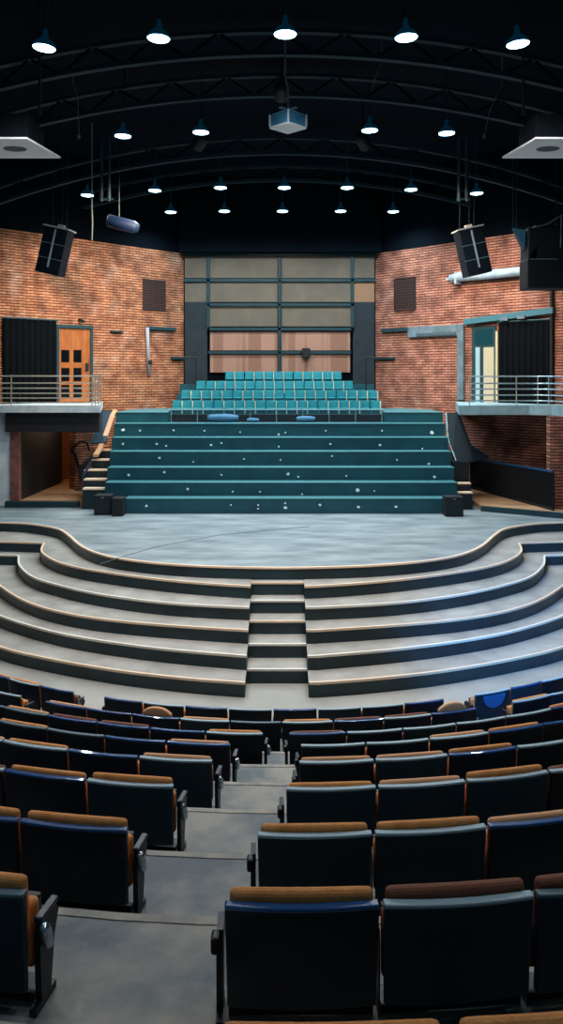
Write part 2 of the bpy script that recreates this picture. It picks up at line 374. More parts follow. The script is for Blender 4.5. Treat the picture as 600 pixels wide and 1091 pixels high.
PROTO = {}
W = PITCH - .017
def seat_parts(shell, trim, cush, ch, endl, endr, rnd=False, pad=False):
    key = (shell, trim, cush, ch, endl, endr, rnd, pad)
    if key in PROTO: return PROTO[key]
    P = []
    def part(mb, name, m, **kw): o = mb.build(name, m, **kw); P.append([o, []]); return o
    b = slab_grid(W, .08, .437, 0, .03, .02, .09, taper=.03); part(b, 'backrest', SH[shell], bevel=.006, smooth=False)
    t = slab_grid(W, .438, .455, -.003, .036, .02, .09); part(t, 'top_trim', TR[trim], bevel=.006)
    if rnd: c = slab_grid(.34, .2, .47, .04, .09, .015, .09, top_arc=.07)
    else: c = slab_grid(W - .03, .14, .447 + ch, .036, .078, .018, .09, top_arc=.008)
    part(c, 'back_cushion', CU[cush], bevel=.02, seg=3)
    s = MB(); s.box(-W / 2 + .02, W / 2 - .02, .125, .175, .1, .35); part(s, 'seat', CU[cush], bevel=.02, seg=3)
    u = MB(); u.box(-W / 2 + .03, W / 2 - .03, .178, .2, .1, .34); part(u, 'seat_pan', SH['black'])
    f = MB(); f.box(-W / 2 + .01, W / 2 - .01, .1, .2, .001, .035); f.box(-.03, .03, .13, .17, .03, .1); part(f, 'base_bar', SH['black'])
    sides = [1] + ([-1] if endl else [])
    for sd in sides:
        e = (sd > 0 and endr) or (sd < 0 and endl)
        x = sd * (PITCH / 2 - .0) + (sd * .012 if e else 0); hw = .012 if e else .003
        g = MB(); g.prism_x([(.08, .002), (.065, .26), (.08, .32), (.19, .315), (.215, .28), (.18, .2), (.15, .002)], x - hw, x + hw)
        sf = part(g, 'side_frame', SH['black'], fixn=True)
        if e:
            if sd > 0:
                a = MB(); a.box(x - .012, x + .02, .06, .2, .318, .338); part(a, 'armrest', mat('armrest_dark', (40, 46, 56), .35), bevel=.006)
                q = MB(); q.lathe([(.01, -.055), (.018, -.045), (.022, 0), (.018, .045), (.01, .055)], 9, M=Matrix.Translation((x + .03, .08, .265)) @ Matrix.Rotation(.35, 4, 'X'))
                part(q, 'arm_bracket', M_CHROME, smooth=False)
            else:
                q = MB(); q.box(x - .03, x + .0, .03, .09, .26, .32); part(q, 'arm_bracket', SH['black'], bevel=.01)
            ft = MB(); ft.box(x - .012, x + .014, .03, .19, .001, .03); part(ft, 'foot', SH['black'])
    if pad:
        q = MB(); pts = [(.17 * math.cos(PI + PI * i / 14), .17 * math.sin(PI + PI * i / 14)) for i in range(15)]
        q.add([(x, -.034 + y2, .42 + z * .95) for y2 in (-.004, .012) for x, z in pts], [tuple(range(15)), tuple(range(15, 30))[::-1]] + [(i, i + 15, (i + 1) % 15 + 15, (i + 1) % 15) for i in range(15)])
        q.v = [(x, y + .09 * (.455 - z), z) for x, y, z in q.v]
        part(q, 'half_round_pad', mat('pad_blue', (40, 110, 170), .4), fixn=True)
    PROTO[key] = [p[0] for p in P]
    return PROTO[key]
USED = set()
SHN = {'navy': 'navy', 'slate': 'slate', 'black': 'black'}
TRN = {'pale': 'pale', 'blue': 'glossy blue', 'slate': 'grey'}
def place_seat(x, k, var, label_tail, endl=False, endr=False, ax=0):
    shell, trim, cush, ch = var[:4]; rnd = 'round' in var; pad = 'pad' in var
    key = (shell, trim, cush, ch, endl, endr, rnd, pad)
    parts = seat_parts(*key)
    y = DK[k] + curve(x); slope = math.atan(.16 * x)
    root = empty('auditorium_seat', (x, y, FL[k]), slope)
    if k == 8: root.scale = (.965, 1, 1)
    first = key not in USED; USED.add(key)
    for p in parts:
        o = p if first else p.copy()
        if not first: C.objects.link(o)
        o.parent = root
    lab = f'{SHN[shell]} seat, {TRN[trim]} top, {label_tail}'
    tag(root, lab, 'seat', 'audience seats facing the stage')
def advance(x, step):
    xm = x + step / 2
    return x + step / math.sqrt(1 + (.16 * xm) ** 2)
rowname = lambda k: f'{ORD[9-k]} row from stage'
def rvar(k):
    sh = random.choice(['navy', 'black', 'slate', 'navy', 'black'])
    tr = random.choice(['pale', 'blue', 'slate', 'blue', 'pale'])
    cu = random.choice(['tan', 'peach', 'tan', 'brown'])
    ch = random.choice([.02, -.02, .014, .01, -.02] if k < 3 else [.006, -.03, -.03, .012, -.03])
    return (sh, tr, cu, ch)
RSTART = [-.16, -.205, -.12, .02, .12, .155, .065]
LEND = [-.85, -.90, -.72, -.64, -.49, -.42, -.17]
RV = {1: [('navy', 'blue', 'tan', .035), ('slate', 'pale', 'brown', .035), ('slate', 'slate', 'brown', .035)],
      2: [('slate', 'pale', 'tan', .028), ('slate', 'pale', 'tan', .028), ('navy', 'blue', 'peach', .015)],
      3: [('slate', 'pale', 'tan', .015), ('slate', 'pale', 'peach', .015), ('slate', 'pale', 'tan', .03)],
      4: [('black', 'pale', 'peach', .015), ('slate', 'pale', 'peach', .015), ('navy', 'blue', 'tan', .02)],
      0: [('navy', 'blue', 'tan', .04)] * 4}
LVV = {1: [('slate', 'slate', 'tan', .04)], 2: [('navy', 'blue', 'tan', .03), ('navy', 'blue', 'tan', .03)], 3: [('slate', 'pale', 'tan', .03), ('navy', 'blue', 'tan', .02)],
       4: [('slate', 'pale', 'peach', .015), ('navy', 'blue', 'tan', -.02), ('navy', 'pale', 'tan', .01)], 5: [('navy', 'blue', 'peach', .01), ('navy', 'blue', 'tan', -.02)]}
for k in range(7):
    lim = .334 * (DK[k] + 1) + .5
    x = advance(RSTART[k], PITCH / 2); n = 0
    while x < lim:
        v = RV.get(k, []); v = v[n] if n < len(v) else rvar(k); n += 1
        place_seat(x, k, v, f'{ORD[n]} seat right of aisle, {rowname(k)}', endl=(n == 1)); x = advance(x, PITCH)
    x = advance(LEND[k], -PITCH / 2); n = 0
    if k == 0: continue
    while x > -lim:
        v = LVV.get(k, []); v = v[n] if n < len(v) else rvar(k); n += 1
        place_seat(x, k, v, f'{ORD[n]} seat left of aisle, {rowname(k)}', endr=(n == 1)); x = advance(x, -PITCH)
# the two rows nearest the stage run across the aisle
for k, x0, num, rounds in ((7, -2.68, 9, (2, 8)), (8, -2.22, 8, ())):
    x = advance(x0, PITCH / 2)
    for n in range(num):
        v = rvar(k)
        if n in rounds: v = (v[0], v[1], 'peach', .03, 'round')
        elif k == 8: v = (v[0], v[1], v[2], -.02)
        place_seat(x, k, v, f'{ORD[n+1]} from left in middle block, {rowname(k)}', endl=(n == 0), endr=(n == num - 1)); x = advance(x, PITCH * (.975 if k == 8 else 1))
for k, xl, xr in ((7, -3.0, 2.62), (8, -2.62, 2.42)):
    x = advance(xl, -PITCH / 2); n = 0
    while x > -4.6:
        n += 1; place_seat(x, k, rvar(k), f'{ORD[n]} seat in left wing block, {rowname(k)}', endr=(n == 1)); x = advance(x, -PITCH)
    x = advance(xr, PITCH / 2); n = 0
    while x < 4.6:
        n += 1; v = rvar(k)
        if k == 8 and n == 1: v = ('slate', 'pale', 'tan', -.02, 'pad')
        place_seat(x, k, v, f'{ORD[n]} seat in right wing block, {rowname(k)}', endl=(n == 1)); x = advance(x, PITCH)

# ------------------------------------------------------------------ room shell
ZC = R(6.6); ZB = R(4.1); ZBAL = R(-.8)
def wall_frame(side):
    if side < 0:
        u = Vector((-4.55, -4.9, 0)).normalized(); M = Matrix(((u.x, -u.y, 0, 0), (u.y, u.x, 0, 0), (0, 0, 1, 0), (0, 0, 0, 1)))
        return Vector((-3.28, 28.4, 0)), u, math.atan2(u.y, u.x)
    u = Vector((4.5, -5.0, 0)).normalized()
    return Vector((3.15, 28.4, 0)), u, math.atan2(-u.y, -u.x)
OL, UL, AL = wall_frame(-1); OR, UR, AR = wall_frame(1)
# local frames: x runs along the wall, +y points into the room for the left wall; for the right wall x = -distance, +y into the room
def s_of(px, side):
    O, u = (OL, UL) if side < 0 else (OR, UR)
    t = (px - 300) / F
    return (t * O.y - O.x) / (u.x - t * u.y)
def wz(px, py, side):          # photo pixel on the angled wall -> (distance along it, height)
    s = s_of(px, side); O, u = (OL, UL) if side < 0 else (OR, UR)
    return s, EYE - (py - 400) / F * (O.y + u.y * s)
def wobj(o, side):
    O, a = (OL, AL) if side < 0 else (OR, AR)
    o.location = (O.x, O.y, o.location.z); o.rotation_euler = (0, 0, a); return o
def wbox(mb, side, s0, s1, y0, y1, z0, z1, mi=0):
    if side > 0: s0, s1 = -s1, -s0
    mb.box(min(s0, s1), max(s0, s1), y0, y1, z0, z1, mi)
def wpx(mb, side, px0, px1, py0, py1, y0, y1, mi=0):
    s0, za = wz(px0, py0, side); s1, zb = wz(px1, py1, side); _, zc = wz(px0, py1, side); _, zd = wz(px1, py0, side)
    wbox(mb, side, s0, s1, y0, y1, (zb + zc) / 2, (za + zd) / 2, mi)
for side, nm, bm_ in ((-1, 'left', BRICK_L), (1, 'right', BRICK_R)):
    smax = 7.25
    mb = MB(); wbox(mb, side, 0, smax, -.3, 0, ZBAL - .15, ZB, 0)
    s80 = s_of(80 if side < 0 else 625, side)
    wbox(mb, side, 0, s80, -.3, 0, ZS + .002, ZBAL - .15, 0)
    struct(wobj(mb.build('wall_' + nm, bm_), side))
    mb = MB(); wbox(mb, side, 0, smax, -.3, .02, ZB, ZC, 0)
    struct(wobj(mb.build('wall_upper_' + nm, M_DARK), side))
    mb = MB(); X = 8.2 * side; mb.box(min(X, X + .2 * side), max(X, X + .2 * side), -3, 29.5, 0, ZC)
    struct(mb.build('wall_side_' + nm, M_DARK))
mb = MB(); mb.box(-8.4, 8.4, 28.4, 28.7, 0, ZC); struct(mb.build('wall_back', M_DARK))
mb = MB(); mb.box(-8.4, 8.4, -3, 28.7, ZC, ZC + .2); struct(mb.build('ceiling', M_CEIL))
mb = MB(); mb.box(-3.4, 3.3, 28.0, 28.39, R(4.1), ZC); struct(mb.build('wall_upper_back', M_DARK))

# back wall panelling
def bp(x0, x1, y0, y1, name, m, d=28.36, th=.05, lab=None, grp=None, cat='panel'):
    a = at(x0, y0, d); b = at(x1, y1, d); mb = MB(); mb.box(a.x, b.x, d - th, d, b.z, a.z)
    o = mb.build(name, m, bevel=.01); 
    if lab: tag(o, lab, cat, grp)
    return o
colsx = [(197, 220.5, 'far left'), (223.5, 296, 'left of centre'), (300, 374, 'right of centre'), (377, 399, 'far right')]
rows = [(272, 296.5, 'top'), (299.5, 322, 'second'), (326, 348, 'third')]
for i, (x0, x1, cw) in enumerate(colsx):
    for j, (y0, y1, rw) in enumerate(rows):
        if i in (0, 3) and j == 2: continue
        bp(x0, x1, y0, y1, 'mounted_acoustic_panel', M_PANELB if (i == 3 and j == 1) else M_PANEL, lab=f'{"brown" if (i == 3 and j == 1) else "taupe"} rectangular panel, {rw} tier of the back wall grid, {cw} column', grp='upper back wall panels')
for i, (x0, x1, cw) in enumerate([(224, 296, 'left'), (300, 373, 'right')]):
    for j, (y0, y1, rw) in enumerate([(354, 373.5, 'upper'), (377.5, 397, 'lower')]):
        o = bp(x0, x1, y0, y1, 'mounted_acoustic_panel', M_TILE, lab=f'pinkish tan panel, {rw} {cw} of the four behind the teal seats', grp='lower back wall panels')
fr = empty('steel_frame', (0, 28.36, R(0)))
def fbar(x0, x1, y0, y1, nm='bar'):
    a = at(x0, y0, 28.3); b = at(x1, y1, 28.3); mb = MB(); mb.box(a.x, b.x, -.11, -.056, b.z - EYE, a.z - EYE); mb.build(nm, M_FRAME, fr)
for y in (270, 297, 323, 349): fbar(196 if y < 320 else 221, 400 if y < 320 else 377, y, y + 3.2, 'crossbar')
fbar(222, 374, 374, 377, 'crossbar')
for x in (220.5, 296.5, 374): fbar(x, x + 3, 272, 398 if x == 296.5 else 352, 'upright')
tag(fr, 'dark teal steel grid framing the taupe panels on the back wall', 'frame')
for x0, x1, w in ((197, 221, 'left'), (376, 399, 'right')):
    bp(x0, x1, 322, 400 + (3.53 - .004) * F / 28.36, 'dark_panel', mat('side_panel_dark', (26, 40, 48), .7, noise=((18, 28, 34), 3, 4)), th=.05, lab=f'dark blue-grey door-like panel at the {w} end of the back wall', grp='dark end panels')
mb = MB(); a = at(326, 376, 28.2); mb.box(a.x - .14, a.x + .14, 28.12, 28.26, a.z - .16, a.z + .16); mb.box(a.x - .17, a.x - .08, 28.1, 28.2, a.z - .02, a.z + .1)
tag(mb.build('wall_speaker_box', M_BLACK, bevel=.02), 'small black box fixed on the pinkish tan back wall panels', 'speaker')
# dark handrails at both ends of the back wall
for x0, x1, w in ((186, 210, 'left'), (389, 413, 'right')):
    t = empty('handrail', at((x0 + x1) / 2, 405, 27.2)); L = t.location
    mb = MB(); a = at(x0, 381, 27.2) - L; b = at(x1, 381, 27.2) - L
    mb.tube([a, b], .025); mb.build('rail', M_BLACK, t)
    for xx in ((x1 - 1,) if w == 'left' else (x0 + 1,)):
        mb = MB(); p = at(xx, 381, 27.2) - L; mb.tube([p, (p.x, p.y, p.z - 1.14)], .022); mb.build('post', M_BLACK, t)
    tag(t, f'thin black handrail beside the {w} end of the teal seats', 'railing')

# ------------------------------------------------------------------ teal tiers
tt = empty('tiered_platform', (0, 22, ZS + .002))
TY = [532, 515, 499, 482, 467, 452, 440]; TD = [21.6, 22.1, 22.6, 23.1, 23.6, 24.1, 24.6]
TZ = [-(y - 400) / F * d for y, d in zip(TY, TD)]
TX = [(-4.0, 4.28), (-4.62, 4.6), (-4.66, 4.62), (-4.7, 4.64), (-4.74, 4.66), (-4.78, 4.68), (-4.82, 4.7)]
for i in range(6):
    x0, x1 = TX[i]; d1 = TD[i + 1]; xn0, xn1 = TX[max(i, 1)]
    mb = MB(); mb.box(x0, x1, TD[i] - 22, d1 - 22 - .001, 0, R(TZ[i]) - ZS)
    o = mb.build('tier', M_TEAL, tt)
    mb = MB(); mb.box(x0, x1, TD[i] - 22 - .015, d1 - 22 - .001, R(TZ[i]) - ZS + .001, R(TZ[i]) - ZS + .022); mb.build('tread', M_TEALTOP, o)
xl = at(178, 440, 24.6).x; xr = at(411, 440, 24.6).x
for x0, x1 in ((TX[6][0], xl), (xr, TX[6][1])):
    mb = MB(); mb.box(x0, x1, 2.6, 5.6, 0, R(TZ[6]) - ZS); o = mb.build('tier', M_TEAL, tt)
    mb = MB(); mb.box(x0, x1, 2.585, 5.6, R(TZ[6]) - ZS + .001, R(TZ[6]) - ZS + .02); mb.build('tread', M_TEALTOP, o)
mb = MB(); mb.box(xl + .002, xr - .002, 2.6, 3.25, 0, R(TZ[5]) - ZS); mb.build('recess_floor', mat('recess_shade', (10, 44, 52), .7), tt)  # shade of the recess put into its floor colour
SR = [25.4, 26.2, 27.0, 27.8]; SY = [427, 416, 406, 396]
SXP = [(183.5, 406), (193, 403), (209, 377), (240, 365)]
SZ = [-(y - 400) / F * d - .42 for y, d in zip(SY, SR)]
for i in range(4):
    x0 = xl - .0 if i < 3 else xl + .6; x1 = xr
    mb = MB(); mb.box(xl + .003, xr - .003, SR[i] - 22 - .14 - (.0 if i else .0), (SR[i + 1] - .141 if i < 3 else 28.25) - 22, 0, R(SZ[i]) - ZS)
    mb.build('seat_deck', M_TEAL if i else mat('deck_shade', (4, 26, 34), .7), tt)  # front deck darker than the rest: shade of the cavity painted in
mb = MB(); mb.tube([(xl - .02, 3.1, R(-1.02) - ZS), (xr + .02, 3.1, R(-1.02) - ZS)], .02)
for q in range(9):
    xx = xl + .05 + (xr - xl - .1) * q / 8; mb.tube([(xx, 3.1, R(TZ[5]) - ZS), (xx, 3.1, R(-1.02) - ZS)], .012, 6)
mb.build('front_rail', mat('rail_pale_teal', (120, 160, 165), .4), tt)
tag(tt, 'broad flight of tall teal tiers rising from the stage to the teal seats', 'tiered platform')

# teal stalls seats
def teal_proto():
    w = .285; P = []
    b = slab_grid(w, .14, .42, .06, .1, -.012, -.06); P.append(b.build('backrest', M_SEAT_TEAL, bevel=.01))
    s = MB(); s.box(-w / 2 + .01, w / 2 - .01, -.1, .055, .16, .2); P.append(s.build('seat', M_SEAT_TEAL, bevel=.01))
    f = MB(); f.box(-w / 2, -w / 2 + .016, -.09, .09, 0, .25); P.append(f.build('side_panel', M_SEAT_TEAL))
    c = MB(); c.box(w / 2 + .003, w / 2 + .024, -.06, .1, .03, .41); P.append(c.build('edge_strip', M_SEAT_CREAM))
    return P
TP = teal_proto(); first = True
for i in range(4):
    x0 = at(SXP[i][0], 0, SR[i]).x; x1 = at(SXP[i][1], 0, SR[i]).x; n = round((x1 - x0) / .318); st = (x1 - x0) / n
    for q in range(n):
        root = empty('teal_seat', (x0 + st * (q + .5) - .01, SR[i], R(SZ[i]) + .004))
        root.scale = (st / .318, 1, 1)
        for j, p in enumerate(TP):
            if j == 3 and (q * 7 + i * 3) % 5 == 1 : continue
            o = p if first else p.copy()
            if not first: C.objects.link(o)
            o.parent = root
        first = False
        tag(root, f'small teal upright seat, {ORD[q+1]} from left in the {["front", "second", "third", "top"][i]} row above the teal tiers', 'seat', 'teal seats above the tiers')

# things lying in the recess below the front rail
for px0, px1, py, w, lb in ((221, 254, 446.5, .13, 'folded blue cloth roll in the recess below the teal seats'), (263, 276, 449, .07, 'small pale blue bundle in the recess beside the cloth roll'), (316, 336, 447.5, .1, 'rounded light blue bundle in the recess below the middle teal seats')):
    a = at(px0, py, 24.7); b = at(px1, py, 24.7); zb = R(TZ[5]); mb = MB(); n = 9; vs = []
    pts = []; rs = []
    for i in range(n):
        t = i / (n - 1); pts.append((a.x + (b.x - a.x) * t, 24.75, zb + w * .9)); rs.append(w * (.35 + .65 * math.sin(PI * (.12 + .8 * t)) ** .6))
    mb.tube(pts, rs, 12); o = mb.build('cloth_bundle', M_BLUEC, smooth=True); tag(o, lb, 'cloth')
    o.data.transform(Matrix.Translation((0, 0, w * .12 + .006)))

# paper scraps on the tiers
SC = [(131, 458, 5), (149, 459, 3), (185, 458.5, 3), (218, 459, 3), (256, 460.5, 3), (297, 463, 4), (304, 461, 3), (347, 459, 3), (407, 459, 3), (460, 461, 6), (131, 473, 4), (167, 473, 4), (177, 475, 3),
      (225, 474, 4), (236, 472, 3), (297, 476, 3), (352, 473, 4), (405, 474, 4), (450, 478, 3), (170, 488, 4), (206, 492, 3), (260, 489, 3), (299, 490, 3), (354, 486, 3), (423, 490, 3), (457, 496, 4),
      (137, 506, 5), (175, 503, 4), (236, 506, 3), (307, 505, 5), (318, 508, 3), (369, 507, 3), (463, 508, 5), (200, 521, 4), (248, 524, 3), (277, 524, 3), (322, 527, 3), (381, 522, 7), (399, 523, 3),
      (156, 539, 4), (246, 538, 3), (275, 538, 3), (275, 542, 3), (304, 541, 6), (341, 538, 4), (382, 540, 5), (422, 540, 5), (304, 536, 3)]
for px, py, s in SC:
    i = min(range(7), key=lambda j: abs((TY[j] + 8) - py)); i = min(i, 5) if i < 6 else 5
    d = TD[i] - .006; p = at(px, py, d); r = s / F * d / 2 * .8
    z1 = R(TZ[i]) - .02; z0 = R(TZ[i - 1]) + .03 if i else ZS + .01
    p.z = max(z0 + r, min(z1 - r, p.z))
    mb = MB(); n = 6; a0 = random.random()
    poly = [(p.x + r * random.uniform(.7, 1.1) * math.cos(a0 + 2 * PI * k / n), p.z + r * random.uniform(.5, 1) * math.sin(a0 + 2 * PI * k / n)) for k in range(n)]
    mb.add([(x, d - .012, z) for x, z in poly] + [(x, d + .005, z) for x, z in poly], [tuple(range(n)), tuple(range(n, 2 * n))[::-1]] + [(k, k + n, (k + 1) % n + n, (k + 1) % n) for k in range(n)])
    tag(mb.build('paper_scrap', M_PAPER, fixn=True), 'tiny white scrap stuck on the dark face of a teal tier', 'scrap', 'white scraps on the teal tiers')

# side stair, parapets, boxes
ss = empty('side_staircase', (-5, 22, ZS + .002)); bz = ZS + .002
SD = [(522, 22.3, 88), (512, 22.7, 89), (502, 23.1, 89.5), (491, 23.5, 98), (480.5, 23.9, 106)]
SX = [-4.67, -4.71, -4.75, -4.79, -4.83]
for i, (y, d, pxl) in enumerate(SD):
    z = R(-(y - 400) / F * d) - bz; x0 = (pxl - 300) / F * d + 5; x1 = SX[i] + 5; d2 = SD[i + 1][1] if i < 4 else 24.6
    mb = MB(); mb.box(x0, x1, d - 22, d2 - 22 - .001, 0, z); o = mb.build('step', mat('stair_navy', (12, 38, 48), .5), ss)
    mb = MB(); mb.box(x0, x1, d - 22 - .02, d - 22 + .3, z + .001, z + .04); mb.build('nosing', M_NOSE, o)
path = [(24.95, -1.02), (24.5, -1.15), (24.1, -1.45), (23.75, -1.8), (23.45, -2.05), (23.2, -2.18)]
pb = Vector((-5.0, 22, bz))
mb = MB(); n = len(path); vs = []
for (d, z), xx in zip(path, (.03, .03, .0, -.06, -.13, -.18)):
    vs += [(xx, d - 22, R(z) - bz + .01), (xx + .13, d - 22, R(z) - bz + .01), (xx + .13, d - 22, R(z) - bz - .06), (xx, d - 22, R(z) - bz - .06)]
mb.add(vs, [(4 * i + k, 4 * i + (k + 1) % 4, 4 * i + 4 + (k + 1) % 4, 4 * i + 4 + k) for i in range(n - 1) for k in range(4)] + [(0, 1, 2, 3), (4 * n - 1, 4 * n - 2, 4 * n - 3, 4 * n - 4)])
mb.build('parapet_cap', M_TAN, ss, fixn=True)
mb = MB(); A = [at(107, 438, 24.8), at(119, 438, 24.8), at(113, 471, 23.6), at(96, 472, 23.6), at(101, 460, 24.0)]
V = [v - pb for v in A]; V2 = [v + Vector((0, .12, -.05)) for v in V]; m_ = len(V)
mb.add(V + V2, [tuple(range(m_)), tuple(range(m_, 2 * m_))[::-1]] + [(i, i + m_, (i + 1) % m_ + m_, (i + 1) % m_) for i in range(m_)]); mb.build('parapet_panel', mat('parapet_teal', (4, 40, 56), .5), ss, fixn=True)
mb = MB(); A = [at(84, 499, 23.9), at(98, 484, 23.9), at(105, 483, 23.9), at(90, 502, 22.9), at(87, 512, 22.6)]
V = [v - pb for v in A]; V2 = [v + Vector((-.04, .1, -.1)) for v in V]
mb.add(V + V2, [tuple(range(m_)), tuple(range(m_, 2 * m_))[::-1]] + [(i, i + m_, (i + 1) % m_ + m_, (i + 1) % m_) for i in range(m_)]); mb.build('lower_parapet', mat('parapet_teal', (4, 40, 56), .5), ss, fixn=True)
tag(ss, 'narrow dark side stair with cream nosings and tan-capped parapet left of the teal tiers', 'stairs')
rs_ = empty('side_staircase', (4.9, 22, bz)); base = Vector((4.9, 22, bz))
RD = [(526, 22.25, 503.5, 4.63), (516, 22.6, 502, 4.65), (492, 23.0, 500, 4.67)]
for i, (y, d, x1, x0) in enumerate(RD):
    z = R(-(y - 400) / F * d) - bz; d2 = RD[i + 1][1] if i < 2 else 23.55
    mb = MB(); mb.box(x0 + .01 - 4.9, at(x1, y, d).x - 4.9, d - 22, d2 - 22 - .001, 0, z); o = mb.build('step', mat('stair_black', (8, 22, 28), .5), rs_)
    if i < 2:
        mb = MB(); mb.box(x0 + .01 - 4.9, at(x1, y, d).x - 4.9, d - 22 - .02, d - 22 + .25, z + .001, z + .035); mb.build('nosing', M_NOSE, o)
mb = MB(); A = [at(474, 440, 24.8), at(487, 439, 24.8), at(500, 474, 23.6), at(519, 487, 23.3), at(500, 492, 23.1), at(483, 492, 23.1), at(477, 468, 23.8)]
V = [v - base + Vector((.06, 0, 0)) for v in A]; V2 = [v + Vector((0, .15, -.05)) for v in V]; m_ = len(V)
mb.add(V + V2, [tuple(range(m_)), tuple(range(m_, 2 * m_))[::-1]] + [(i, i + m_, (i + 1) % m_ + m_, (i + 1) % m_) for i in range(m_)]); mb.build('parapet_panel', mat('parapet_dark', (3, 20, 27), .6, spec=.2), rs_, fixn=True)
mb = MB(); mb.tube([at(475.5, 440, 24.85) - base, at(477.5, 467, 24.0) - base, at(486, 491, 23.05) - base], .018, 6); mb.build('edge_strip', mat('edge_pale', (130, 170, 175), .4), rs_)
tag(rs_, 'short block of near-black steps with sloping dark parapet right of the teal tiers', 'stairs')
for px0, px1, y0, y1, d, lb in ((100, 118.5, 528, 547.5, 21.35, 'black cube speaker on the stage in front of the cream-nosed side stair'), (119, 131, 531, 547, 21.15, 'low dark teal box between black cube speaker and the lowest teal tier'), (474.5, 494, 529.5, 550, 21.1, 'black cube speaker on the stage before the near-black steps')):
    a = at(px0, y0, d); b = at(px1, y1, d); mb = MB(); h = a.z - ZS
    t = empty('stage_speaker' if 'speaker on' in lb else 'stage_box', ((a.x + b.x) / 2, d + .2, ZS + .002)); w = (b.x - a.x) / 2
    dk = M_BLACK if 'black' in lb else M_FRAME
    mb.box(-w, w, -.2, .2, 0, h); mb.build('cabinet', dk, t, bevel=.015)
    if 'speaker on' in lb:
        mb = MB(); mb.box(-w + .03, w - .03, -.215, -.201, .03, h - .1); mb.build('grille', mat('grille', (14, 30, 36), .8), t)
        mb = MB(); mb.box(-.03, .03, -.215, -.201, h - .07, h - .045); mb.build('badge', M_GREY, t)
    tag(t, lb, 'speaker' if 'speaker on' in lb else 'box')

# ------------------------------------------------------------------ left balcony and passage below
def rail_bars(t, pts, zs, r, m):
    for z in zs:
        mb = MB(); mb.tube([(x, y, z) for x, y in pts], r, 8); mb.build('rail', m, t)
bl = empty('balcony', (-6.3, 23, ZBAL)); bx = -6.3; by = 23
NL = Vector((-UL.y, UL.x, 0)); NR = Vector((UR.y, -UR.x, 0)); NR = NR if NR.x < 0 else -NR
wp = lambda O, u, n_, X: (X, (O + n_ * .012).y + u.y * (X - (O + n_ * .012).x) / u.x)
poly = [(-8.19, 22.5), (-4.82, 22.5), wp(OL, UL, NL, -5.5), wp(OL, UL, NL, -8.19)]
mb = MB(); mb.prism([(x - bx, y - by) for x, y in poly], -.19, 0); mb.build('slab', M_SLAB, bl)
tag(bl, 'pale grey-blue balcony slab jutting from the brick wall under the wooden door', 'balcony')
mb = MB(); mb.box(-7.45, -4.9, 22.75, 22.95, R(-1.53), ZBAL - .192)
tag(mb.build('canopy_fascia', mat('fascia_dark', (28, 30, 36), .7, noise=((44, 36, 36), 3, 4)), bevel=.02), 'dark lintel hanging below the pale balcony slab over the passage', 'lintel')
rl = empty('balcony_railing', (-6.3, 22.58, ZBAL))
pts = [(-8.15 + 6.3, 0), (-4.86 + 6.3, 0)]
rail_bars(rl, pts, [.81 - (y - 399) / F * 22.5 for y in (400, 407.5, 413, 418.5, 423.5, 428.5)], .018, M_STEEL)
for px in (12, 98, 101.5, 105, 107.5):
    mb = MB(); x = (px - 300) / F * 22.58 + 6.3; mb.tube([(x, 0, 0), (x, 0, .82)], .016, 8); mb.build('post', M_STEEL, rl)
tag(rl, 'pale metal balcony railing of six thin bars before the wooden door', 'railing')
# passage
mb = MB(); mb.box(-8.19, -7.36, 22.96, 23.2, ZS + .002, ZBAL - .195); struct(mb.build('wall_lower_left', M_PLASTER))
mb = MB(); mb.box(-7.355, -7.13, 22.9, 23.15, ZS + .002, R(-1.54)); tag(mb.build('brick_pier', mat('pier_pink', (150, 96, 84), .8, noise=((110, 70, 62), 6, 4))), 'slim pinkish brick pier between white plaster and the dark passage', 'pier')
mb = MB(); mb.prism([(-7.13, 23.2), (-7.0, 26.9), (-7.2, 26.9), (-7.34, 23.26)], ZS + .002, R(-1.0)); struct(mb.build('wall_passage_left', mat('passage_dark', (14, 14, 20), .8, noise=((40, 26, 28), 2, 6, .5, .8))))
mb = MB(); mb.box(-8.1, -6.0, 28.0, 28.2, ZS + .002, R(-1.0)); struct(mb.build('wall_passage_end', mat('passage_brown', (150, 84, 44), .7)))
mb = MB(); mb.prism([(-7.12, 22.75), (-4.75 - .5, 22.75), (-5.3, 24.6), (-6.2, 25.0), (-6.2, 27.95), (-7.12, 27.95)], ZS + .001, ZS + .12); tag(mb.build('passage_floor', M_TAN), 'tan floor lit inside the passage below the balcony', 'floor')
mb = MB(); mb.box(-7.4, -5.43, 22.55, 22.745, ZS + .002, ZS + .16); tag(mb.build('threshold_kerb', M_FRAME, bevel=.01), 'low dark teal kerb across the mouth of the tan passage floor', 'kerb')
mb = MB(); mb.box(-7.98, -7.84 + .04, 22.9, 22.958, R(-2.2), R(-1.85)); tag(mb.build('wall_switch_box', M_BLACK, bevel=.01), 'small black box on the white plaster below the balcony', 'box')
# curved dark handrail by the passage
mb = MB(); mb.tube([at(76, 478, 24.5), at(86, 470, 24.4), at(93, 472, 24.2), at(95, 480, 24)], .03, 8); mb.tube([at(90, 508, 24), at(83, 495, 24.2), at(80, 484, 24.4), at(76, 478, 24.5)], .05, 8)
tag(mb.build('handrail', M_BLACK, smooth=True), 'curved black handrail by the brick beside the passage mouth', 'railing')

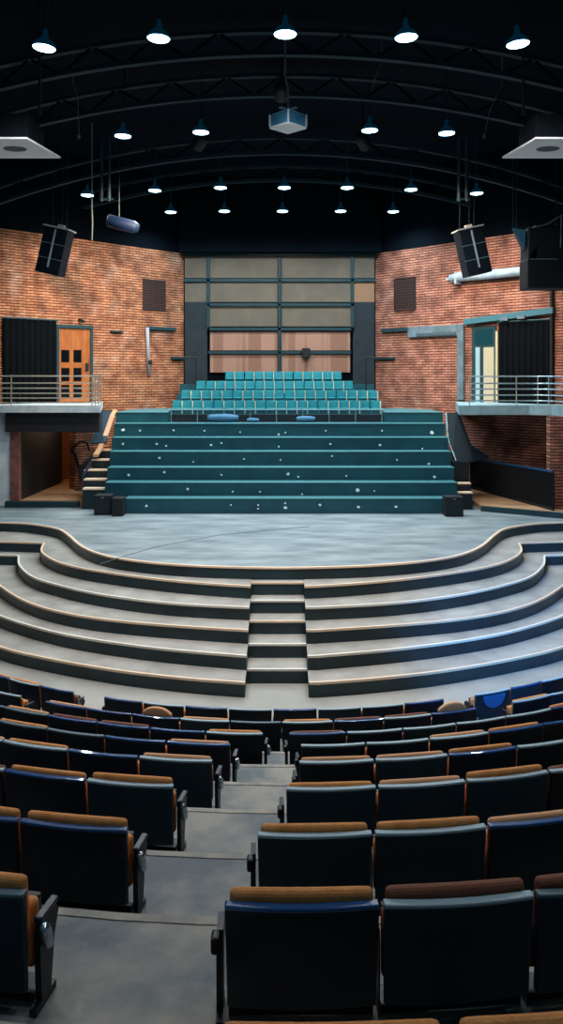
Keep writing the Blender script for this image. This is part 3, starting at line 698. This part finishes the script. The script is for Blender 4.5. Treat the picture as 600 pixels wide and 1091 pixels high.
# wall fittings, left
def fit(name, side, px0, px1, py0, py1, y0, y1, m, parent=None, bevel=0):
    mb = MB(); wpx(mb, side, px0, px1, py0, py1, y0, y1); o = mb.build(name, m, parent, bevel=bevel)
    return o
def wroot(name, side):
    o = empty(name, (0, 0, 0)); return wobj(o, side)
def curtain(name, side, px0, px1, py0, py1, lab):
    s0, z1 = wz(px0, py0, side); s1, z2 = wz(px1, py0, side); zt = (z1 + z2) / 2; zb = ZBAL + .01
    if side > 0: s0, s1 = -s0, -s1
    if s0 > s1: s0, s1 = s1, s0
    t = wroot(name, side); mb = MB(); n = 60; vs = []
    for j, z in enumerate((zb, zt)):
        for yy in (.06, .1):
            for i in range(n + 1):
                vs.append((s0 + (s1 - s0) * i / n, yy + .03 * math.sin(i * .9), z))
    I = lambda j, a, i: (j * 2 + a) * (n + 1) + i
    fs = []
    for i in range(n):
        fs += [(I(0, 1, i), I(0, 1, i + 1), I(1, 1, i + 1), I(1, 1, i)), (I(0, 0, i), I(1, 0, i), I(1, 0, i + 1), I(0, 0, i + 1)), (I(1, 0, i), I(1, 1, i), I(1, 1, i + 1), I(1, 0, i + 1))]
    mb.add(vs, fs); mb.build('cloth', M_CURTAIN, t, smooth=True)
    mb = MB(); mb.tube([(s0 - .05, .09, zt + .03), (s1 + .05, .09, zt + .03)], .03); mb.build('curtain_rod', M_FRAME, t)
    tag(t, lab, 'curtain')
curtain('black_curtain', -1, 2, 58, 341, 430, 'black curtain hanging beside the wooden door above the balcony')
d_ = wroot('door_1', -1); struct(d_)
fit('door_leaf', -1, 59.5, 94.5, 350, 428, .01, .06, M_WOOD, d_)
for px in (59, 95): fit('door_frame', -1, px - .5, px + 2.2, 347, 428, .01, .1, M_FRAME, d_)
fit('door_frame', -1, 58.5, 97.2, 346.5, 350, .01, .11, M_FRAME, d_)
for (a, b) in ((64, 72.5), (77, 85.5)):
    for (c, e) in ((373, 386), (392, 406), (410, 424)): fit('door_pane', -1, a, b, c, e, .062, .07, M_GLASSD, d_)
mb = MB(); s, z = wz(91, 391, -1); mb.box(s - .05, s + .05, .06, .12, z - .12, z + .12); mb.build('door_handle', M_BLACK, d_, bevel=.02)
def vent(side, px0, px1, py0, py1, lab):
    t = wroot('wall_vent', side); fit('opening', side, px0, px1, py0, py1, .005, .02, mat('vent_dark', (26, 18, 16), .9), t)
    s0, z1 = wz(px0, py0, side); s1, z0 = wz(px1, py1, side)
    mb = MB()
    for i in range(11):
        s = s0 + (s1 - s0) * i / 10; wbox(mb, side, s - .006, s + .006, .022, .03, z0, z1)
    for j in range(13):
        z = z0 + (z1 - z0) * j / 12; wbox(mb, side, s0, s1, .022, .03, z - .005, z + .005)
    mb.build('grille', mat('vent_grille', (84, 50, 42), .6), t)
    mb = MB()
    for a, b, c, e in ((s0 - .03, s0, z0, z1), (s1, s1 + .03, z0, z1), (s0, s1, z1, z1 + .04), (s0, s1, z0 - .04, z0)): wbox(mb, side, a, b, .005, .035, c, e)
    mb.build('surround', mat('vent_frame', (40, 26, 26), .7), t)
    tag(t, lab, 'vent')
vent(-1, 152, 176, 298, 330, 'square dark barred vent high in the orange brick by the pale pipe')
vent(1, 421, 442.5, 298, 329, 'square dark barred vent in the red brick above grey conduit')
pp = wroot('wall_pipe', -1)
mb = MB(); s, z1 = wz(156, 349, -1); _, z0 = wz(160, 400, -1); mb.tube([(s, .05, z1), (s - .02, .05, (z0 + z1) / 2), (s - .08, .05, z0)], .06, 10); mb.build('pipe', mat('pipe_pale', (150, 150, 155), .5), pp, smooth=True)
mb = MB(); s, z = wz(157.5, 386, -1); mb.box(s - .06, s + .06, .08, .16, z - .06, z + .06); mb.build('valve', M_BLACK, pp, bevel=.02)
tag(pp, 'pale vertical pipe with black valve on the orange brick wall', 'pipe')
for a, b, c, e, side, lb in ((156, 186, 348.5, 352, -1, 'dark ledge just below the barred vent on the orange brick'), (182, 197, 380, 383, -1, 'short dark ledge low on the orange brick near the back corner'), (117, 130, 352.5, 354, -1, 'thin short dark bar on the orange brick right of the wooden door'),
                             (408, 437, 350, 353.5, 1, 'dark ledge left of the grey conduit on the red brick'), (400, 421, 380.5, 383, 1, 'short dark ledge low on the red brick near the back corner')):
    o = fit('wall_shelf', side, a, b, c, e, .005, .1, M_FRAME, bevel=.005); wobj(o, side); tag(o, lb, 'ledge')
# small camera-like fixture above the wooden door
mb = MB(); s, z = wz(84, 341, -1); mb.box(s - .04, s + .04, .01, .14, z - .03, z + .03); mb.box(s - .09, s + .01, .1, .2, z - .09, z + .0)
tag(wobj(mb.build('wall_spotlight', M_BLACK, bevel=.01), -1), 'tiny black fixture on the brick above the wooden door', 'light')

# ------------------------------------------------------------------ right balcony and what hangs on the red brick wall
br_ = empty('balcony', (6.5, 22.8, ZBAL))
poly = [(4.72, 22.5), (6.6, 22.5), (7.1, 22.2), (7.5, 21.4), (8.19, 20.6), wp(OR, UR, NR, 8.19), wp(OR, UR, NR, 5.35)]
mb = MB(); mb.prism([(x - 6.5, y - 22.8) for x, y in poly], -.25, 0); mb.build('slab', mat('slab_teal', (150, 180, 188), .6, noise=((120, 155, 165), 3, 4)), br_)
tag(br_, 'grey-teal balcony slab curving out from the red brick wall', 'balcony')
rr = empty('balcony_railing', (6.5, 22.6, ZBAL))
rp = [(x - 6.5, y - 22.6) for x, y in spline([(5.02, 22.58), (6.55, 22.58), (7.05, 22.28), (7.42, 21.5), (8.15, 20.72)], 5)]
rail_bars(rr, rp, [.80 - (y - 402) / F * 22.5 for y in (403, 410.5, 416.5, 423, 429)], .018, mat('rail_blue', (170, 190, 200), .35, .6))
for i in (0, 4, 7, 10, 15, 20):
    i = min(i, len(rp) - 1); mb = MB(); mb.tube([(rp[i][0], rp[i][1], 0), (rp[i][0], rp[i][1], .79)], .016, 8); mb.build('post', M_STEEL, rr)
tag(rr, 'curved metal balcony railing of five thin bars before the black curtain and glass door', 'railing')
curtain('black_curtain', 1, 533, 588, 343, 430, 'black curtain hanging beside the glass door above the curved balcony')
g = wroot('door_2', 1); struct(g)
fit('door_panel', 1, 504, 529.5, 348, 430, .01, .05, M_FRAME, g)
fit('pane', 1, 507, 526, 351, 367, .052, .06, mat('pane_teal', (14, 58, 68), .2), g)
fit('pane', 1, 516.5, 527.5, 370, 430, .052, .06, M_CREAM, g); fit('pane', 1, 508, 512.5, 370, 430, .052, .06, mat('pane_pale', (150, 180, 185), .2, emit=(190, 215, 220), emit_s=.08), g)
fit('door_edge', 1, 529.8, 532.2, 353, 430, .01, .09, mat('edge_cream', (196, 178, 140), .5), g)
hd = wroot('door_header', 1); mb = MB()
s0, z0 = wz(497, 343, 1); s1, z1 = wz(592, 330.5, 1)
p = [(-s0, z0 + .08), (-s1, z1 + .08), (-s1, z1 - .09), (-s0, z0 - .09)]
mb.add([(x, y, z) for y in (.01, .16) for x, z in p], [(0, 1, 2, 3), (7, 6, 5, 4), (0, 4, 5, 1), (1, 5, 6, 2), (2, 6, 7, 3), (3, 7, 4, 0)]); mb.build('beam', mat('header_teal', (60, 110, 122), .5), hd, fixn=True)
mb = MB(); wpx(mb, 1, 537, 545, 338, 342, .17, .2); mb.build('patch', M_CONDUIT, hd); mb = MB(); wpx(mb, 1, 555, 563, 336, 340, .17, .2); mb.build('patch', M_CONDUIT, hd)
tag(hd, 'teal beam running above the glass door and the black curtain', 'beam')
du = wroot('ventilation_duct', 1); s0, z0 = wz(484, 297, 1); s1, z1 = wz(570, 288.5, 1)
mb = MB(); mb.tube([(-s0, .18, z0), (-s0 - .25, .18, z0 + .02), (-(s0 + s1) / 2, .18, (z0 + z1) / 2), (-s1, .18, z1)], [.11, .14, .14, .13], 14); mb.build('pipe', M_DUCT, du, smooth=True)
mb = MB(); mb.box(-s0 - .02, -s0 + .18, .1, .2, z0 - .05, z0 + .02); mb.box(-s0 - .28, -s0 - .22, .02, .3, z0 - .2, z0 + .16); mb.build('end_bracket', M_DUCT, du, bevel=.01)
tag(du, 'pale round duct running high across the red brick wall', 'duct')
cd = wroot('conduit', 1); fit('horizontal_channel', 1, 436.5, 495.5, 347, 358.5, .01, .1, M_CONDUIT, cd, bevel=.01); fit('vertical_channel', 1, 489.5, 496, 353, 426, .02, .12, M_CONDUIT, cd, bevel=.01)
fit('inner_channel', 1, 446, 488, 354.5, 357.5, .1, .12, mat('conduit_dark', (70, 88, 95), .6), cd)
tag(cd, 'grey L-shaped flat conduit on the red brick wall beside the glass door', 'conduit')
fn = empty('slatted_railing', (6.3, 23.5, ZS)); base = Vector((6.3, 23.5, 0))
A = Vector((5.72, 25.5, 0)); B = Vector((6.85, 21.3, 0)); n = 44
mb = MB(); mb.tube([A - base + Vector((0, 0, 1.02)), B - base + Vector((0, 0, 1.1))], .035, 8); mb.build('top_rail', mat('toprail_blue_lit', (26, 70, 110), .35), fn)  # blue light falling on the top rail is put into its colour
mb = MB(); mb.tube([A - base + Vector((0, 0, .16)), B - base + Vector((0, 0, .16))], .03, 8); mb.build('bottom_rail', M_BLACK, fn)
for i in range(n + 1):
    p = A.lerp(B, i / n) - base; mb = MB(); mb.box(p.x - .028, p.x + .028, p.y - .014, p.y + .014, .121, 1.0 + .08 * i / n); mb.build('baluster', M_BLACK, fn)
tag(fn, 'black close-barred railing below the curved balcony beside tan floor', 'railing')
mb = MB(); mb.prism([(5.22, 22.1), (6.95, 20.95), (8.1, 20.95), (8.1, 22.8), (5.9, 25.7), (5.25, 25.7)], ZS + .001, ZS + .12); tag(mb.build('side_floor', M_TAN), 'tan raised floor in front of the close-barred black railing', 'floor')
mb = MB(); mb.prism([(5.18, 21.95), (6.95, 20.78), (6.95, 20.945), (5.21, 22.09)], ZS + .001, ZS + .13); tag(mb.build('floor_kerb', M_FRAME), 'low dark teal kerb along the tan floor by the black railing', 'kerb')
mb = MB(); mb.box(0, 1.3, 0, .3, 0, ZBAL - .26 - ZS - .125); o = mb.build('wall_lower_right', BRICK_R); o.location = (6.87, 21.6, ZS + .125); struct(o)
# brick pier at the edge above balcony, with black downpipe
mb = MB(); s, z = wz(589.5, 300, 1); mb.tube([(-s, .08, ZBAL), (-s, .08, EYE + 2.9)], .05, 8); tag(wobj(mb.build('wall_downpipe', M_BLACK), 1), 'thin black vertical pipe on the red brick right of the curtain', 'pipe')

# ------------------------------------------------------------------ ceiling trusses
def truss(d, crest, sag, lab):
    t = empty('roof_truss', (0, d, R(crest))); n = 28; X = 8.15
    f = lambda x, o: -sag * (abs(x) / 6.5) ** 2 * .9 + o
    for nm, o, h in (('bottom_chord', 0, .09), ('top_chord', .42, .07)):
        mb = MB(); vs = []
        for i in range(n + 1):
            x = -X + 2 * X * i / n; z = f(x, o)
            vs += [(x, -.07, z), (x, .07, z), (x, .07, z + h), (x, -.07, z + h)]
        mb.add(vs, [(4 * i + k, 4 * i + (k + 1) % 4, 4 * i + 4 + (k + 1) % 4, 4 * i + 4 + k) for i in range(n) for k in range(4)]); mb.build(nm, M_BEAM, t, fixn=True)
    mb = MB()
    for i in range(n):
        xa = -X + 2 * X * i / n; xb = -X + 2 * X * (i + 1) / n
        a, b = (0.05, .45) if i % 2 else (.45, .05)
        mb.tube([(xa, 0, f(xa, a)), (xb, 0, f(xb, b))], .025, 6)
    mb.build('web', M_CEIL, t)
    tag(t, lab, 'truss', 'arched roof trusses')
for d, cr, w in ((11.2, 5.95, 'nearest the audience'), (15.6, 5.9, 'second from the audience'), (17.9, 5.9, 'third from the audience'), (22.4, 5.85, 'fourth from the audience'), (25.5, 5.85, 'closest to the back wall')):
    truss(d, cr, 1.1, f'dark teal arched roof truss, {w}')

# ------------------------------------------------------------------ lamps
LAMPS = [('nearest row', 13.0, [(47, 51), (169, 41), (304, 36.5), (433, 40), (552, 47)]),
         ('second row', 18.1, [(131, 145), (214, 141), (394, 139), (476, 142)]),
         ('third row', 23.2, [(93, 208), (165, 203), (235, 200), (303, 200), (370, 200), (438, 202), (508, 206)]),
         ('farthest row', 26.4, [(182, 226), (239, 225), (301, 225), (363, 225), (419, 225.5), (485, 227.5)])]
proto = None
def lamp_parts():
    P = []
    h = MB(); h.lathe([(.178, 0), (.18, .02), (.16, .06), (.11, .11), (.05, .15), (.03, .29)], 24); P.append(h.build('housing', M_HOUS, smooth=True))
    l = MB(); l.lathe([(.01, -.035), (.1, -.03), (.165, -.012), (.175, .002)], 24); P.append(l.build('lens', M_LENS, smooth=True))
    return P
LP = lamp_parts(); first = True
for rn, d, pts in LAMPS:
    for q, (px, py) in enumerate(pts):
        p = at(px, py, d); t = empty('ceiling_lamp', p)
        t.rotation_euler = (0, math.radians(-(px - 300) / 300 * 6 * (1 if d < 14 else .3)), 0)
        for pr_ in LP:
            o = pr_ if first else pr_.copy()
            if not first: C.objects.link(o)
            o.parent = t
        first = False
        mb = MB(); mb.tube([(0, 0, .28), (0, 0, ZC - p.z - .02)], .012, 6); mb.build('hanging_rod', M_FRAME, t)
        L = bpy.data.lights.new('lamp_light', 'SPOT'); L.energy = 620 if d > 14 else 760; L.color = (.94, .96, 1.0) if d < 14 else (.76, .91, 1.0); L.spot_size = math.radians(156); L.spot_blend = 1; L.shadow_soft_size = .15
        lo = bpy.data.objects.new('lamp_light', L); C.objects.link(lo); lo.parent = t; lo.location = (0, 0, -.06)
        tag(t, f'glowing white-blue round ceiling lamp, {ORD[q+1]} from left in the {rn} from the audience' if rn != 'nearest row' else f'large glowing white-blue ceiling lamp, {ORD[q+1]} from left in the row nearest the audience', 'ceiling lamp', 'glowing ceiling lamps')

# ------------------------------------------------------------------ hanging things
pj = empty('projector', at(307, 130, 15)); pj.rotation_euler = (0, 0, math.radians(45))
mb = MB(); mb.box(-.22, .22, -.22, .22, -.08, .12); mb.build('body', M_PROJ, pj, bevel=.01)
mb = MB(); mb.box(-.235, .235, -.235, .235, -.125, -.082); mb.build('underside', M_PALEU, pj, bevel=.01)
for sx in (-1, 1):
    for sy in (-1, 1):
        mb = MB(); mb.box(sx * .23 - .012, sx * .23 + .012, sy * .23 - .012, sy * .23 + .012, -.08, .13); mb.build('corner_post', M_PROJW, pj)
mb = MB(); mb.box(-.2, .2, -.03, .03, .2, .225); mb.box(-.03, .03, -.2, .2, .2, .225); mb.box(-.2, .2, -.2, .2, .125, .14); mb.tube([(-.15, -.15, .13), (0, 0, .22)], .012, 6); mb.tube([(.15, .15, .13), (0, 0, .22)], .012, 6)
mb.build('mount_frame', mat('mount_blue', (170, 215, 230), .4), pj)
mb = MB(); mb.tube([(0, 0, .22), (0, 0, .55), (-.08, .0, .85), (-.06, 0, ZC - pj.location.z)], .018, 8); mb.build('ceiling_pole', M_GREY, pj)
tag(pj, 'boxy light blue projector hanging by a pole over the stage centre', 'projector')

def line_array(px, py, roll, lab, d=21):
    t = empty('hanging_speaker', at(px, py, d)); t.rotation_euler = (0, math.radians(roll), math.radians(-8 if roll > 0 else 8))
    for i, (za, zb) in enumerate(((.17, .56), (-.2, .165), (-.58, -.205))):
        mb = MB(); mb.box(-.31, .31, -.22, .22, za, zb); mb.build('cabinet', mat('speaker_navy', (12, 24, 36), .5), t, bevel=.012)
    for z in (.1675, -.2025):
        mb = MB(); mb.box(-.312, .312, -.225, -.2, z - .008, z + .008); mb.build('seam', mat('seam_blue', (120, 145, 158), .4), t)
    mb = MB(); mb.box(-.022, .022, -.235, -.223, -.42, .52); mb.build('strap', mat('strap_grey', (190, 205, 212), .4), t)
    mb = MB(); mb.box(-.34, .34, -.25, .25, .565, .6); mb.box(-.05, .12, -.05, .05, .6, .68); mb.build('rigging_plate', mat('rig_silver', (225, 220, 210), .4, .1), t, bevel=.005)
    bpy.context.view_layer.update(); iv = t.matrix_world.inverted()
    for x in (-.2, .05, .18):
        a = t.matrix_world @ Vector((x, 0, .62)); mb = MB(); mb.tube([iv @ a, iv @ Vector((a.x + .03, a.y, ZC - .01))], .008, 6); mb.build('cable', M_BEAM, t)
    tag(t, lab, 'speaker', None)
    return t
# cables are cut at the ceiling by choosing their length from the hanging height
line_array(58.5, 268, 13, 'navy hanging speaker stack tilted against the orange brick wall')
line_array(503.5, 268.5, -13, 'navy hanging speaker stack tilted over the pale round duct')
t = empty('hanging_speaker', at(580, 275, 20.6))
mb = MB(); mb.box(-.52, .6, -.4, .3, -.77, -.08); mb.build('cabinet', M_BLACK, t, bevel=.02)
mb = MB(); mb.prism_x([(-.3, -.075), (.3, -.075), (.3, .76), (-.3, .76)], -.3, .6); mb.add([(-.52, -.4, -.075), (-.3, -.4, .3), (-.3, -.4, -.075), (-.52, .3, -.075), (-.3, .3, .3), (-.3, .3, -.075)], [(0, 1, 2), (5, 4, 3), (0, 3, 4, 1), (0, 2, 5, 3)]); mb.box(-.5, .6, -.4, .3, -.075, .68); mb.build('cabinet', M_BLACK, t, bevel=.02)
mb = MB(); mb.box(-.45, .2, -.405, -.39, -.085, -.07); mb.build('seam', mat('seam_blue', (120, 145, 158), .4), t)
mb = MB(); V = [(-.52, -.2, .65), (-.78, -.1, .72), (-.52, -.2, .2), (-.52, .1, .65), (-.78, .05, .72), (-.52, .1, .2)]; mb.add(V, [(0, 1, 2), (5, 4, 3), (0, 3, 4, 1), (1, 4, 5, 2), (2, 5, 3, 0)]); mb.build('side_bracket', mat('bracket_teal', (20, 90, 115), .4), t, fixn=True)
mb = MB(); mb.tube([(-.75, 0, .72), (-.78, 0, 3.0)], .012, 6); mb.tube([(-.68, 0, .72), (-.66, 0, 3.0)], .012, 6); mb.tube([(.3, 0, .75), (.3, 0, 3.0)], .012, 6); mb.build('cable', M_BEAM, t)
mb = MB(); mb.tube([(-.35, -.3, .68), (0, -.3, .78), (.3, -.3, .98), (.6, -.3, 1.0)], .02, 6); mb.tube([(.28, -.42, 1.0), (.26, -.42, .2)], .014, 6); mb.build('rigging', M_GREY, t)
tag(t, 'large black hanging speaker cabinet at the right edge over the duct', 'speaker')

for sgn, lab in ((-1, 'dark square ceiling unit with pale underside above the orange brick side'), (1, 'dark square ceiling unit with pale underside above the red brick side')):
    t = empty('air_conditioning_unit', (sgn * 5.15, 14.9, R(4.0)))
    mb = MB(); mb.box(-.8, .8, -.4, .6, .04, .5); mb.build('casing', mat('casing_dark', (4, 14, 20), .8, spec=.2), t, bevel=.02)
    mb = MB(); w = 1.08; mb.prism([(-w, -.6), (w * .78, -.6), (w, .68), (-w, .68)] if sgn < 0 else [(-w * .78, -.6), (w, -.6), (w, .68), (-w, .68)], 0, .035); mb.build('underside_panel', M_PALEU, t, bevel=.01)
    mb = MB(); mb.lathe([(.2, -.012), (.2, -.002)], 20, M=Matrix.Translation((-.45 * sgn, 0, 0)) @ Matrix.Diagonal((1, .8, 1, 1))); mb.build('inlet', mat('inlet_grey', (90, 98, 102), .7), t)
    
    for xx in (-.9, .86):
        mb = MB(); mb.box(xx, xx + .04, -.02, .02, .6, ZC - R(4.0) - .01); mb.build('hanger', M_FRAME, t)
    tag(t, lab, 'ceiling unit')
for (x0, y0, d0, r, lab) in ((131, 239, 22.5, .17, 'dim blue cylindrical stage light above the orange brick wall'),):
    t = empty('stage_spotlight', at(x0, y0, d0)); mb = MB(); mb.lathe([(r * .8, -.42), (r, -.4), (r, .3), (r * .7, .42)], 20, M=Matrix.Rotation(math.radians(105), 4, 'Y')); mb.build('can', M_SPOTB, t, smooth=True)
    mb = MB(); mb.tube([(-.1, 0, .15), (-.1, 0, ZC - t.location.z)], .018, 6); mb.build('hanging_rod', M_FRAME, t); tag(t, lab, 'stage light')
for px, w in ((112.5, 'left'), (493, 'right')):
    t = empty('hanging_pipe_bracket', at(px, 200, 22)); mb = MB(); mb.tube([(-.1, 0, -.35), (-.1, 0, 1.3)], .04, 8); mb.build('pipe', mat('bracket_pipe', (40, 70, 84), .4), t); mb = MB(); mb.tube([(.1, 0, -.35), (.1, 0, 1.3)], .04, 8); mb.tube([(-.16, 0, -.3), (.2, 0, -.3)], .03, 8); mb.build('pipe', mat('bracket_pipe', (40, 70, 84), .4), t)
    tag(t, f'pair of dark vertical hanging pipes on the {w} side of the ceiling', 'pipe')
CB = [([(133, 80), (133, 110), (132, 134)], 18.1, 'straight thin cable above the second row lamp at far left'), ([(78, 88), (83, 105), (84, 145)], 17, 'bent loose cable with a small end left of the second row of lamps'),
      ([(535, 90), (522, 118), (516, 145)], 17, 'long bent loose cable right of the second row of lamps'), ([(475, 73), (476, 100), (476, 133)], 18.1, 'straight thin cable above the second row lamp at far right'),
      ([(407, 66), (400, 82), (396, 97)], 16, 'short slanted loose cable above the second row of lamps'), ([(98, 224), (98.5, 240), (98, 256)], 22, 'short vertical chain hanging before the orange brick wall'),
      ([(194, 100), (204, 120), (212, 134)], 18.1, 'slanted cable leading to the second lamp of the second row'), ([(216, 95), (218, 115), (217, 134)], 18.1, 'upright cable leading to the second lamp of the second row')]
for pts, d, lab in CB:
    mb = MB(); P = [at(x, y, d) for x, y in pts]; top = P[0].copy(); top.z = ZC - .01
    mb.tube([(top.x, top.y, top.z)] + P, .009 if 'chain' not in lab else .02, 6)
    if 'small end' in lab or 'long bent' in lab: mb.lathe([(.02, -.05), (.035, 0), (.02, .05)], 8, M=Matrix.Translation(P[-1]))
    tag(mb.build('hanging_cable', M_GREY if 'loose' in lab or 'chain' in lab else M_BEAM), lab, 'cable')

# ------------------------------------------------------------------ theatre spotlights (real fixtures that light the brick walls and the steps)
def theatre_spot(loc, target, watts, col, size, lab, blend=.6, r=.2):
    t = empty('theatre_spotlight', loc); v = (Vector(target) - Vector(loc)).normalized(); t.rotation_euler = v.to_track_quat('-Z', 'Y').to_euler()
    mb = MB(); mb.lathe([(.13, -.22), (.15, -.2), (.15, .12), (.08, .2)], 16); mb.build('can', M_BLACK, t, smooth=True)
    mb = MB(); bpy.context.view_layer.update(); iv = t.matrix_world.inverted(); mb.tube([iv @ Vector((loc[0], loc[1], loc[2] + .12)), iv @ Vector((loc[0], loc[1], ZC - .01))], .02, 6); mb.build('hanging_rod', M_BLACK, t)
    mb = MB(); mb.lathe([(.01, -.226), (.12, -.224)], 16); mb.build('lens', mat('spot_lens_' + lab[:4], [int(255 * c) for c in col], .3, emit=[int(255 * c) for c in col], emit_s=2), t)
    L = bpy.data.lights.new('spot_light', 'SPOT'); L.energy = watts; L.color = col; L.spot_size = math.radians(size); L.spot_blend = blend; L.shadow_soft_size = r
    lo = bpy.data.objects.new('spot_light', L); C.objects.link(lo); lo.parent = t; lo.location = (0, 0, -.25)
    tag(t, lab, 'stage light')
WARM = (1.0, .80, .60)
theatre_spot((-1.9, 19.8, R(5.5)), (-6.0, 25.4, R(.7)), 3000, WARM, 66, 'warm black theatre spotlight aimed at the orange brick wall', 1)
theatre_spot((1.9, 19.8, R(5.5)), (6.0, 24.9, R(.8)), 2600, WARM, 66, 'warm black theatre spotlight aimed at the red brick wall', 1)
theatre_spot((0, 17.5, R(5.9)), (0, 28.3, R(1.2)), 700, WARM, 34, 'warm black theatre spotlight aimed at the back wall panels')
theatre_spot((-3.0, .5, R(2.7)), (4.7, 14.6, R(-4.2)), 19000, (.03, .36, 1.0), 20, 'blue-lensed black theatre spotlight aimed at the curved steps', 1)
# unseen lamps added over the audience to brighten the front seats
for d, xsx in ((7.8, (-3.3, 3.3)), (2.6, (-3.0, 3.0))):
    for x in xsx:
        t = empty('ceiling_lamp', (x, d, R(5.2)))
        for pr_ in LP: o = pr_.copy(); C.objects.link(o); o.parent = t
        mb = MB(); mb.tube([(0, 0, .28), (0, 0, ZC - R(5.2) - .02)], .012, 6); mb.build('hanging_rod', M_FRAME, t)
        L = bpy.data.lights.new('lamp_light', 'SPOT'); L.energy = 430 if d > 5 else 240; L.color = (.80, .90, 1.0); L.spot_size = math.radians(110); L.spot_blend = .8; L.shadow_soft_size = .15
        lo = bpy.data.objects.new('lamp_light', L); C.objects.link(lo); lo.parent = t; lo.location = (0, 0, -.06)
        tag(t, f'unseen added ceiling lamp over the {"front" if d > 5 else "rear"} audience seats, {"left" if x < 0 else "right"} of the aisle', 'ceiling lamp', 'added lamps over the audience')
for x, d, z, w_ in ((-6.5, 25.6, R(-1.15), 'pale left'),):
    t = empty('passage_lamp', (x, d, z)); mb = MB(); mb.lathe([(.08, -.03), (.1, 0), (.1, .04)], 16); mb.build('lens', mat('passage_lens', (255, 220, 180), .4, emit=(255, 210, 160), emit_s=3), t)
    mb = MB(); mb.lathe([(.12, .041), (.12, .08)], 16); mb.build('housing', M_BLACK, t)
    L = bpy.data.lights.new('lamp_light', 'POINT'); L.energy = 26; L.color = (1, .72, .45); L.shadow_soft_size = .1
    lo = bpy.data.objects.new('lamp_light', L); C.objects.link(lo); lo.parent = t; lo.location = (0, 0, -.1)
    tag(t, f'small warm lamp under the {w_} balcony', 'lamp')

# ------------------------------------------------------------------ world, camera, view
w = bpy.data.worlds.new('World'); bpy.context.scene.world = w; w.use_nodes = True
w.node_tree.nodes['Background'].inputs[0].default_value = (.12, .3, .42, 1); w.node_tree.nodes['Background'].inputs[1].default_value = .35
cam = bpy.data.cameras.new('camera'); co = bpy.data.objects.new('camera', cam); C.objects.link(co)
co.location = (0, 0, EYE); co.rotation_euler = (PI / 2, 0, 0)
cam.sensor_fit = 'VERTICAL'; cam.sensor_height = 24; cam.lens = F / 1091 * 24; cam.shift_y = -(545.5 - 400) / 1091; cam.clip_start = .05; cam.clip_end = 200
bpy.context.scene.camera = co
vs = bpy.context.scene.view_settings; vs.view_transform = 'Standard'; vs.look = 'None'; vs.exposure = 0; vs.gamma = 1; vs.use_curve_mapping = False
